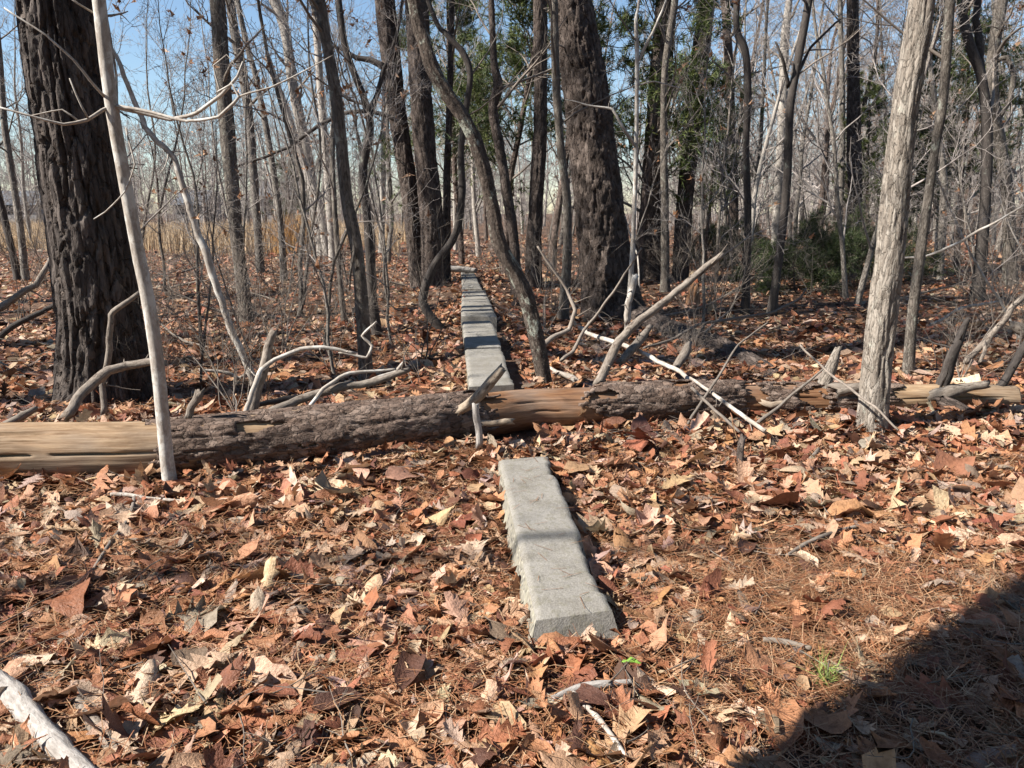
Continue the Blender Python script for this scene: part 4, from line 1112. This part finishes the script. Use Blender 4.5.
# ---------------------------------------------------------------- far wood, field grass, houses
def lowtree(seed, rmin=.012):
    rs = np.random.default_rng(seed); A2 = Acc()
    pts, _ = wander(rs, (0, 0, -.3), (rs.normal() * .05, 0, 1), 13, 6, .05, .04)
    rad = .12 * (1 - .9 * np.linspace(0, 1, 7))
    tube(A2, pts, rad, 4)
    branches(rs, A2, pts, rad, 18, .05, .98, 3.0, (5, 4), .06, (.4, 1.2), .4, rmin)
    return np.concatenate(A2.V), np.concatenate(A2.F4)
rs = np.random.default_rng(77)
lows = [lowtree(600 + q) for q in range(4)] + [lowtree(610 + q, .02) for q in range(3)]
pc_, sc_l, rt_l, id_l = [], [], [], []
for q in range(320):
    px = rs.uniform(-60, 1090)
    fr = q % 3 == 0
    Y = (rs.uniform(74, 100) if px < 420 else rs.uniform(60, 85)) if fr else rs.uniform(95, 150)
    x = (px - 512) / FPX * Y
    s = rs.uniform(.6, 1.0) if fr else rs.uniform(.7, 1.15)
    pc_.append((x, Y, float(hgt(x, Y)))); sc_l.append((s, s, s)); rt_l.append((0, 0, q * 2.4)); id_l.append(int(rs.integers(0, 4) if fr else rs.integers(4, 7)))
for q in range(460):                     # brush under the far trees
    px = rs.uniform(-60, 1090); Y = rs.uniform(76, 140) if px < 420 else rs.uniform(50, 120)
    x = (px - 512) / FPX * Y
    sx = rs.uniform(.25, .45)
    pc_.append((x, Y, float(hgt(x, Y)))); sc_l.append((sx, sx, rs.uniform(.14, .26))); rt_l.append((0, 0, q * 1.1)); id_l.append(int(rs.integers(4, 7)))
protoc = bpy.data.collections.new('far_tree_shapes')
for q, (V, F) in enumerate(lows):
    A2 = Acc(); A2.add(V, F)
    me = A2.mesh('far_tree'); me.materials.append(M['twig_far'])
    protoc.objects.link(bpy.data.objects.new('far_tree_%d' % q, me))
me = bpy.data.meshes.new('far_wood'); me.from_pydata(pc_, [], [])
for nm, ty_, key, dat in (('sc', 'FLOAT_VECTOR', 'vector', sc_l), ('rt', 'FLOAT_VECTOR', 'vector', rt_l), ('id_', 'INT', 'value', id_l)):
    me.attributes.new(nm, ty_, 'POINT').data.foreach_set(key, np.asarray(dat).ravel().astype(np.int32 if ty_ == 'INT' else np.float32))
far = bpy.data.objects.new('far_wood', me); COL.objects.link(far); kind(far, 'stuff')
gt = bpy.data.node_groups.new('plant_far_wood', 'GeometryNodeTree')
gt.interface.new_socket('Geometry', in_out='INPUT', socket_type='NodeSocketGeometry'); gt.interface.new_socket('Geometry', in_out='OUTPUT', socket_type='NodeSocketGeometry')
gi, go = gt.nodes.new('NodeGroupInput'), gt.nodes.new('NodeGroupOutput')
ip, ci_ = gt.nodes.new('GeometryNodeInstanceOnPoints'), gt.nodes.new('GeometryNodeCollectionInfo')
ci_.inputs['Collection'].default_value = protoc; ci_.inputs['Separate Children'].default_value = True; ci_.inputs['Reset Children'].default_value = True
ip.inputs['Pick Instance'].default_value = True
def nattr(nm, ty_):
    n_ = gt.nodes.new('GeometryNodeInputNamedAttribute'); n_.data_type = ty_; n_.inputs['Name'].default_value = nm
    return n_.outputs['Attribute']
gt.links.new(gi.outputs[0], ip.inputs['Points']); gt.links.new(ci_.outputs[0], ip.inputs['Instance'])
gt.links.new(nattr('id_', 'INT'), ip.inputs['Instance Index']); gt.links.new(nattr('sc', 'FLOAT_VECTOR'), ip.inputs['Scale'])
er_ = gt.nodes.new('FunctionNodeEulerToRotation'); gt.links.new(nattr('rt', 'FLOAT_VECTOR'), er_.inputs[0]); gt.links.new(er_.outputs[0], ip.inputs['Rotation'])
gt.links.new(ip.outputs[0], go.inputs[0])
far.modifiers.new('plant', 'NODES').node_group = gt
far['label'] = 'hazy mass of bare grey trees far behind everything'; far['category'] = 'wood'

def blades(rng, N, xy, hr, wd, cols, lean=.35):
    x, y = xy
    z = hgt(x, y)
    h = rng.uniform(*hr, N); a = rng.uniform(0, 6.28, N)
    d = np.stack([np.cos(a), np.sin(a)], -1)
    l = h * rng.uniform(0, lean, N)
    b = np.stack([x, y, z], -1)
    sd = np.stack([-d[:, 1], d[:, 0], 0 * x], -1) * wd
    m_ = b + np.concatenate([d * (l * .3)[:, None], (h * .6)[:, None]], 1)
    t_ = b + np.concatenate([d * l[:, None], h[:, None]], 1)
    V = np.stack([b - sd, b + sd, m_ - sd * .7, m_ + sd * .7, t_], 1).reshape(-1, 3)
    i5 = np.arange(N)[:, None] * 5
    C = np.asarray(cols)[rng.integers(0, len(cols), N)] * rng.uniform(.8, 1.2, (N, 1))
    return V, i5 + np.array((0, 1, 3, 2)), i5 + np.array((2, 3, 4)), np.repeat(C, 5, 0)
rs = np.random.default_rng(78)
N = 52000
Y = rs.uniform(24, 74, N) ; Y = 24 + (Y - 24) * rs.uniform(.2, 1, N)
pxs = rs.uniform(-60, 430, N)
X = (pxs - 512) / FPX * Y
den = fbm(X * .25, Y * .25, 0, 41, 3)
keep = (den > -.35) & ~((pxs > 400) & (Y < 34)) & (Y > 27 + 7 * fbm(X * .3, 0 * X, 0, 44, 2) + rs.uniform(0, 6, N))
X, Y = X[keep], Y[keep]
A2 = Acc()
V, F4, F3, C = blades(rs, len(X), (X, Y), (.35, .95), .009, [(.44, .31, .175), (.52, .39, .245), (.37, .25, .135), (.46, .37, .26)])
A2.add(V, F4, F3, V, C)
gs = kind(part('dry_grass', A2, M['needle'], col=True), 'stuff')
gs['label'] = 'tan dry grass covering the open field beyond the trees'; gs['category'] = 'grass'
for px, Y0, n_, hh in ((297, 27, 900, 1.5), (304, 28.5, 700, 1.35), (284, 30, 500, 1.2)):
    x0 = (px - 512) / FPX * Y0
    X = x0 + rs.normal(size=n_) * .32; Yv = Y0 + rs.normal(size=n_) * .32
    A2 = Acc(); V, F4, F3, C = blades(rs, n_, (X, Yv), (hh * .5, hh), .009, [(.42, .25, .10), (.48, .31, .155), (.36, .205, .085)], .45)
    A2.add(V, F4, F3, V, C)
    lb = {297: 'tallest orange tan broomsedge tussock by the pale leaning tree', 304: 'orange tan broomsedge tussock just behind the tallest one', 284: 'shorter tan broomsedge tussock at the field edge'}[px]
    g = (x0, Y0, float(hgt(x0, Y0)))
    solo('grass_tussock', Acc.mesh(A2, 'grass_tussock', g, True) if False else A2, M['needle'], g, lb, 'tussock', 'broomsedge tussocks', col=True)

def box(acc, x0, x1, y0, y1, z0_, z1):
    V = np.array([(x, y, z) for z in (z0_, z1) for y in (y0, y1) for x in (x0, x1)], float)
    acc.add(V, [(0, 2, 3, 1), (4, 5, 7, 6), (0, 1, 5, 4), (2, 6, 7, 3), (0, 4, 6, 2), (1, 3, 7, 5)])
def house(px, Y, w, hgt_, label, roofm):
    x = (px - 512) / FPX * Y
    root = thing('house', (x, Y, 0), label, 'house')
    A2 = Acc(); box(A2, -w / 2, w / 2, 0, 6, -.2, hgt_); part('wall', A2, M['white'], root, smooth=False)
    A2 = Acc(); e = .4
    V = np.array([(-w / 2 - e, -e, hgt_), (w / 2 + e, -e, hgt_), (w / 2 + e, 6 + e, hgt_), (-w / 2 - e, 6 + e, hgt_), (-w / 2 - e, 3, hgt_ + 1.7), (w / 2 + e, 3, hgt_ + 1.7)], float) + (0, 0, .004)
    A2.add(V, [(0, 1, 5, 4), (2, 3, 4, 5), (0, 3, 2, 1)], [(0, 4, 3), (1, 2, 5)]); part('roof', A2, M[roofm], root, smooth=False)
    for q in (-.3, .0, .3):
        A2 = Acc(); box(A2, q * w - .45, q * w + .45, -.05, .02, 1.0, 2.2); part('window', A2, M['glass'], root, smooth=False)
house(196, 92, 3.0, 2.0, 'small white outbuilding far across the field', 'roofgrey')
house(284, 90, 4.0, 2.9, 'pale far house beside the rounded evergreen', 'roofgrey')
house(22, 95, 6, 2.0, 'white house with a blue-grey roof beyond the massive pine', 'roofgrey')
x = (213 - 512) / FPX * 98
car = thing('parked_car', (x, 98, float(hgt(x, 98))), 'red car parked beyond the dry grass field', 'car')
A2 = Acc(); box(A2, -2.1, 2.1, -.85, .85, .38, .95); part('body', A2, M['redpaint'], car, smooth=False)
A2 = Acc()
V = np.array([(-1.5, -.8, .95), (1.1, -.8, .95), (1.1, .8, .95), (-1.5, .8, .95), (-1.1, -.65, 1.42), (.5, -.65, 1.42), (.5, .65, 1.42), (-1.1, .65, 1.42)], float) + (0, 0, .003)
A2.add(V, [(4, 5, 6, 7), (0, 1, 5, 4), (1, 2, 6, 5), (2, 3, 7, 6), (3, 0, 4, 7)]); part('cabin', A2, M['glass'], car, smooth=False)
for wx in (-1.35, 1.35):
    for wy in (-.8, .8):
        A2 = Acc(); tube(A2, [(wx, wy - .1, .33), (wx, wy + .1, .33)], [.33, .33], 14, cap0=True, cap1=True); part('wheel', A2, M['tyre'], car)

# ---------------------------------------------------------------- leaf litter
PAL = np.array([(.43, .295, .20), (.385, .235, .145), (.35, .168, .086), (.275, .112, .056), (.18, .068, .038), (.085, .040, .027), (.31, .235, .18), (.16, .115, .088), (.46, .345, .25)])
PW = np.array([.14, .19, .19, .16, .11, .08, .06, .03, .04]); PW /= PW.sum()
def leaf_shape(rs, kind_, nc):
    if kind_ == 0:      # round-lobed oak
        t = np.array([-.16, 0, .1, .2, .28, .38, .46, .57, .65, .76, .83, .93, 1.0])
        w = np.array([.008, .012, .06, .13, .06, .21, .09, .27, .12, .25, .12, .14, .01])
    elif kind_ == 1:    # pointed red oak
        t = np.array([-.18, 0, .12, .22, .30, .44, .50, .64, .70, .82, .87, 1.0])
        w = np.array([.008, .012, .05, .17, .05, .29, .07, .33, .08, .2, .07, .005])
    elif kind_ == 2:    # oval
        t = np.array([-.1, 0, .12, .28, .45, .62, .78, .9, 1.0])
        w = np.array([.006, .012, .13, .20, .235, .22, .16, .08, .005])
    elif kind_ == 4:    # far or crumbled bit
        t = np.array([0, .33, .7, 1.0]); w = np.array([.05, .26, .3, .03])
    else:               # broad torn leaf
        t = np.array([-.12, 0, .1, .3, .5, .68, .85, .97])
        w = np.array([.008, .02, .2, .3, .28, .33, .24, .06])
    if nc == 2:
        s = np.array((-1., 0, 1.))
    else:
        s = np.array((-1., -.5, 0, .5, 1.))
    n = len(t)
    wl = w * rs.uniform(.75, 1.2, n); wr = w * rs.uniform(.75, 1.2, n)
    Wd = np.where(s[None] < 0, wl[:, None], wr[:, None]) * s[None]
    lob = (w > np.roll(w, 1)) & (w > np.roll(w, -1))
    X = t[:, None] + .07 * lob[:, None] * abs(s)[None] ** 2 + .02 * rs.normal(size=(n, len(s))) * abs(s)[None]
    cv = rs.choice([-1, 1]) * rs.uniform(.5, 5) * (1 + .5 * rs.normal(size=n)[:, None] * .4)
    ph = Wd * cv
    Yy = np.sin(ph) / cv; Z = (1 - np.cos(ph)) / cv
    b1, b2 = rs.normal() * .45, rs.normal() * .7
    Z = Z + b1 * (X - .4) ** 2 + b2 * .25 * np.sin(X * 4 + rs.uniform(0, 6)) * .4 + rs.normal() * .5 * (X - .4) * Yy + .018 * rs.normal(size=(n, len(s)))
    V = np.stack([X - .42, Yy, Z], -1).reshape(-1, 3)
    m_ = len(s)
    ii = np.arange(n - 1)[:, None] * m_ + np.arange(m_ - 1)[None]
    return V, np.stack([ii, ii + 1, ii + m_ + 1, ii + m_], -1).reshape(-1, 4)
def rots(rs, N, tilt):
    """random rotation matrices, mostly lying flat"""
    az = rs.uniform(0, 2 * np.pi, N); tl = np.abs(rs.normal(size=N)) * tilt; ta = rs.uniform(0, 2 * np.pi, N)
    flip = rs.choice([1, -1], N)
    ca, sa = np.cos(az), np.sin(az)
    Z = np.zeros(N); O = np.ones(N)
    Rz = np.stack([np.stack([ca, -sa, Z], -1), np.stack([sa, ca, Z], -1), np.stack([Z, Z, O], -1)], 1)
    Rf = np.stack([np.stack([O, Z, Z], -1), np.stack([Z, flip * O, Z], -1), np.stack([Z, Z, flip * O], -1)], 1)
    kx, ky = np.cos(ta), np.sin(ta); c, s = np.cos(tl), np.sin(tl); C1 = 1 - c
    Rt = np.stack([np.stack([c + kx * kx * C1, kx * ky * C1, ky * s], -1), np.stack([kx * ky * C1, c + ky * ky * C1, -kx * s], -1), np.stack([-ky * s, kx * s, c], -1)], 1)
    return Rt @ Rz @ Rf
NBP = [np.asarray(p)[:2] for p in NB]
def in_quad(x, y, q, grow_=.0):
    c = sum(q) / 4
    o = [q[0], q[1], q[3], q[2]]
    o = [c + (p - c) * (1 + grow_) for p in o]
    ins = np.ones(x.shape, bool)
    for k_ in range(4):
        a_, b_ = o[k_], o[(k_ + 1) % 4]
        ins &= ((b_[0] - a_[0]) * (y - a_[1]) - (b_[1] - a_[1]) * (x - a_[0])) >= 0
    return ins
def on_curb(x, y):
    far_ = (y > 4.7) & (y < 17.5) & (np.abs(x - (-.045 - .066 * (y - 5))) < .22)
    return in_quad(x, y, NBP, .07) | far_
def project(x, y, z):
    p = np.stack([x, y, z], -1) - CC
    dd = p @ CF
    return W / 2 + FPX * p[:, 0] / dd, H / 2 - FPX * (p @ CU) / dd, dd
def area(rs, N, y0, y1, pad=60):
    """points spread evenly over the part of the floor the frame sees"""
    Y = np.sqrt(rs.uniform(y0 * y0, y1 * y1, N))
    X = rs.uniform(-(512 + pad) / FPX, (512 + pad) / FPX, N) * (Y + .25)
    return X, Y
rs = np.random.default_rng(90)
big = Acc()
def litter(N, y0, y1, nc, size, zr, tilt, nvar, thin, simple=False, xy=None):
    X, Y = area(rs, N, y0, y1) if xy is None else xy
    den = fbm(X * .9, Y * .9, 0, 61, 3)
    keep = (~on_curb(X, Y) if xy is None else np.ones(N, bool)) & (den + rs.uniform(-.45, .75, N) > thin + .55 * sstep(.35, .8, X) * (1 - sstep(2.9, 3.5, Y)))
    X, Y = X[keep], Y[keep]
    K = len(X)
    sz = size * np.exp(rs.normal(size=K) * .32)
    Zb = hgt(X, Y) + rs.uniform(*zr, K)
    R = rots(rs, K, tilt)
    ci = rs.choice(len(PAL), K, p=PW)
    C = PAL[ci] * np.exp(np.clip(rs.normal(size=(K, 1)) * .16, -.4, .16)) * np.exp(rs.normal(size=(K, 3)) * .05)
    var = rs.integers(0, nvar, K)
    kinds = np.full(nvar, 4) if simple else rs.choice([0, 0, 0, 1, 1, 2, 2, 3], nvar)
    for q in range(nvar):
        V, F = leaf_shape(rs, kinds[q], nc)
        sel = np.where(var == q)[0]
        if not len(sel): continue
        Q = np.einsum('kij,vj->kvi', R[sel], V) * sz[sel][:, None, None] + np.stack([X[sel], Y[sel], Zb[sel]], -1)[:, None]
        nv = len(V)
        F_ = (F[None] + (np.arange(len(sel)) * nv)[:, None, None]).reshape(-1, 4)
        big.add(Q.reshape(-1, 3), F_, None, (V[None] + rs.uniform(-50, 50, (len(sel), 1, 3))).reshape(-1, 3), np.repeat(C[sel], nv, 0))
litter(4800, 1.5, 3.5, 4, .128, (.0, .058), .38, 80, -.25)
litter(5800, 3.4, 5.2, 2, .132, (.0, .055), .38, 60, -.25)
litter(3200, 3.4, 5.6, 2, .122, (.02, .085), .5, 40, -.3)
litter(3000, 5.0, 6.6, 2, .115, (.0, .05), .42, 50, -.35)
litter(13500, 6.4, 10.6, 2, .105, (.0, .05), .42, 50, -.35, True)
litter(30000, 10.5, 26, 2, .10, (.0, .05), .45, 30, -.4, True)
litter(12000, 26, 48, 2, .18, (.0, .06), .5, 16, -.1, True)
litter(7000, 1.5, 4.8, 2, .05, (.02, .06), .4, 40, -.5, True)
# leaves drifted against the blocks
cq = sum(NBP) / 4
pe = [cq + (p - cq) * 1.13 for p in (NBP[0], NBP[1], NBP[3], NBP[2])]
ex_, ey_ = [], []
for q in range(150):
    k_ = int(rs.choice([0, 0, 1, 2, 3, 3])); t_ = rs.uniform()
    p = pe[k_] * (1 - t_) + pe[(k_ + 1) % 4] * t_ + rs.normal(size=2) * .02
    p = p + unit(p - cq) * rs.uniform(0, .05) + (np.array((-.05, 0)) if k_ == 3 else 0)
    ex_.append(p[0]); ey_.append(p[1])
litter(150, 0, 0, 4, .11, (.02, .075), .5, 30, -1.5, xy=(np.array(ex_), np.array(ey_)))
yy = rs.uniform(5.2, 17, 700); sd_ = rs.choice([-1, 1], 700)
xx = -.045 - .066 * (yy - 5) + sd_ * (.19 + np.abs(rs.normal(size=700)) * .10 - .004 * (yy - 5))
litter(700, 0, 0, 2, .105, (.02, .10), .5, 30, -1.5, xy=(xx, yy))
lit = kind(part('leaf_litter', big, M['leaf'], ground, col=True), 'stuff')

# the leaves that show largest, one object each, children of the ground
protos = []
for q in range(42):
    A2 = Acc()
    V, F = leaf_shape(rs, [0, 1, 0, 2, 0, 1, 3][q % 7], 4)
    c = PAL[rs.choice(len(PAL), p=PW)] * math.exp(rs.normal() * .14)
    A2.add(V, F, None, V + q, np.repeat(c[None], len(V), 0))
    me = A2.mesh('leaf', col=True); me.materials.append(M['leaf'])
    protos.append(me)
placed = []
tries = 0
while len(placed) < 298 and tries < 20000:
    tries += 1
    Y = 1.75 + 2.6 * rs.uniform() ** 1.25; X = rs.uniform(-.66, .66) * (Y + .2)
    if on_curb(np.array([X]), np.array([Y]))[0]: continue
    if X > .5 and Y < 3.0 and rs.uniform() < .55: continue
    if any((X - a_) ** 2 + (Y - b_) ** 2 < .0075 * (1 if Y > 2.6 else .8) for a_, b_ in placed): continue
    placed.append((X, Y))
    o = bpy.data.objects.new('leaf', protos[rs.integers(len(protos))])
    COL.objects.link(o); o.parent = ground
    o.location = (X, Y, float(hgt(X, Y)) + .05 + rs.uniform(0, .012))
    o.rotation_euler = Matrix(rots(rs, 1, .30)[0].tolist()).to_euler()
    s = .145 * math.exp(rs.normal() * .2); o.scale = (s, s, s)

# pine needles
def needles(acc, N, y0, y1, ln, wd, zr):
    X, Y = area(rs, N, y0, y1)
    den = fbm(X * .8 + 9, Y * .8, 0, 71, 3)
    keep = ~on_curb(X, Y) & (den + rs.uniform(-.5, .5, N) > -.05 - .5 * sstep(.35, .8, X) * (1 - sstep(2.9, 3.5, Y)))
    X, Y = X[keep], Y[keep]; K = len(X)
    a_ = rs.uniform(0, 6.28, K) + 2 * fbm(X * 2, Y * 2, 0, 72, 2); pt = rs.normal(size=K) * .22
    D = np.stack([np.cos(a_) * np.cos(pt), np.sin(a_) * np.cos(pt), np.sin(pt)], -1)
    Sd = np.stack([-np.sin(a_), np.cos(a_), 0 * a_], -1)
    Ln = (ln * rs.uniform(.55, 1.15, K))[:, None]
    c0 = np.stack([X, Y, hgt(X, Y) + rs.uniform(*zr, K)], -1)
    bend = Sd * (Ln * rs.normal(size=(K, 1)) * .12) + np.array((0, 0, 1)) * (np.abs(rs.normal(size=(K, 1))) * .06 * Ln)
    q0, q1, q2 = c0 - D * Ln / 2, c0 + bend, c0 + D * Ln / 2
    w_ = Sd * wd
    V = np.stack([q0 - w_, q0 + w_, q1 - w_, q1 + w_, q2 - w_ * .5, q2 + w_ * .5], 1).reshape(-1, 3)
    i6 = np.arange(K)[:, None] * 6
    F = np.concatenate([i6 + np.array((0, 1, 3, 2)), i6 + np.array((2, 3, 5, 4))])
    cc = np.array([(.31, .155, .078), (.25, .108, .052), (.38, .23, .13), (.17, .072, .036), (.42, .29, .18)])
    C = cc[rs.choice(5, K, p=[.3, .26, .2, .14, .1])] * rs.uniform(.8, 1.2, (K, 1))
    acc.add(V, F, None, V, np.repeat(C, 6, 0))
A2 = Acc()
needles(A2, 72000, 1.5, 4.6, .15, .0012, (.01, .064))
needles(A2, 26000, 4.4, 9, .15, .0019, (.01, .06))
K = 34                                  # a few that dropped on the lone block
t_ = rs.uniform(.02, .98, K); u_ = rs.uniform(.03, .97, K)
b0 = NBP[0][None] * (1 - t_[:, None]) + NBP[2][None] * t_[:, None]; b1_ = NBP[1][None] * (1 - t_[:, None]) + NBP[3][None] * t_[:, None]
p_ = b0 * (1 - u_[:, None]) + b1_ * u_[:, None]
a_ = rs.uniform(0, 6.28, K); D = np.stack([np.cos(a_), np.sin(a_)], -1) * rs.uniform(.02, .055, (K, 1)); Sd = np.stack([-np.sin(a_), np.cos(a_)], -1) * .0011
zz = np.full((K, 1), z0 + .003)
V = np.stack([np.concatenate([p_ - D - Sd, zz], 1), np.concatenate([p_ - D + Sd, zz], 1), np.concatenate([p_ + D + Sd, zz + .004], 1), np.concatenate([p_ + D - Sd, zz + .004], 1)], 1).reshape(-1, 3)
A2.add(V, np.arange(4 * K).reshape(-1, 4), None, V, np.repeat(np.array([(.22, .11, .055)]), 4 * K, 0))
nd = kind(part('pine_needles', A2, M['needle'], ground, col=True), 'stuff')

# loose small twigs
tw = []
for q in range(6):
    r2 = np.random.default_rng(700 + q); A2 = Acc()
    grow(r2, A2, (-.12, 0, .012), (1, r2.normal() * .2, .03), r2.uniform(.18, .34), r2.uniform(.002, .0038), 0, (2, 1), (.4, .9), .12, 0, .0012)
    me = A2.mesh('twig'); me.materials.append(M['twig' if q % 2 else 'deadwood']); tw.append(me)
for q in range(70):
    Y = 1.8 + 4.2 * rs.uniform() ** 1.3; X = rs.uniform(-.66, .66) * (Y + .2)
    if on_curb(np.array([X]), np.array([Y]))[0]: continue
    o = bpy.data.objects.new('twig', tw[q % 6]); COL.objects.link(o)
    o.location = (X, Y, float(hgt(X, Y)) + .05); o.rotation_euler = (rs.normal() * .12, rs.normal() * .15, rs.uniform(0, 6.28))
    o['label'] = 'small loose twig lying among the dead leaves'; o['category'] = 'twig'; o['group'] = 'small loose twigs in the litter'

# green seedling and one green leaf
g = G(826, 692) + np.array((0, 0, .035))
root = thing('pine_seedling', tuple(g), 'small tuft of green pine seedling needles in the litter', 'seedling')
A2 = Acc(); tube(A2, [g + (0, 0, 0), g + (0, 0, .07)], [.003, .002], 5); part('stem', A2, M['twig'], root, g)
A2 = Acc(); tufts(np.random.default_rng(5), A2, [(g + (.0, 0, .05), np.array((0, 0, 1.))), (g + (.03, .01, .04), np.array((.3, 0, .9))), (g + (-.03, .0, .04), np.array((-.3, 0, .9)))], 46, .12, .0011, [(.16, .26, .05), (.24, .32, .09), (.36, .38, .14)], .75)
part('needles', A2, M['green'], root, g, col=True)
g = G(629, 686)
A2 = Acc(); V, F = leaf_shape(np.random.default_rng(6), 2, 4)
A2.add(V * .06 + g + (0, 0, .085), F, None, V, np.repeat(np.array([(.22, .40, .06)]), len(V), 0))
solo('green_leaf', A2, M['leaf'], tuple(g), 'single fresh green leaf on the litter below the lone block', 'leaf', col=True)
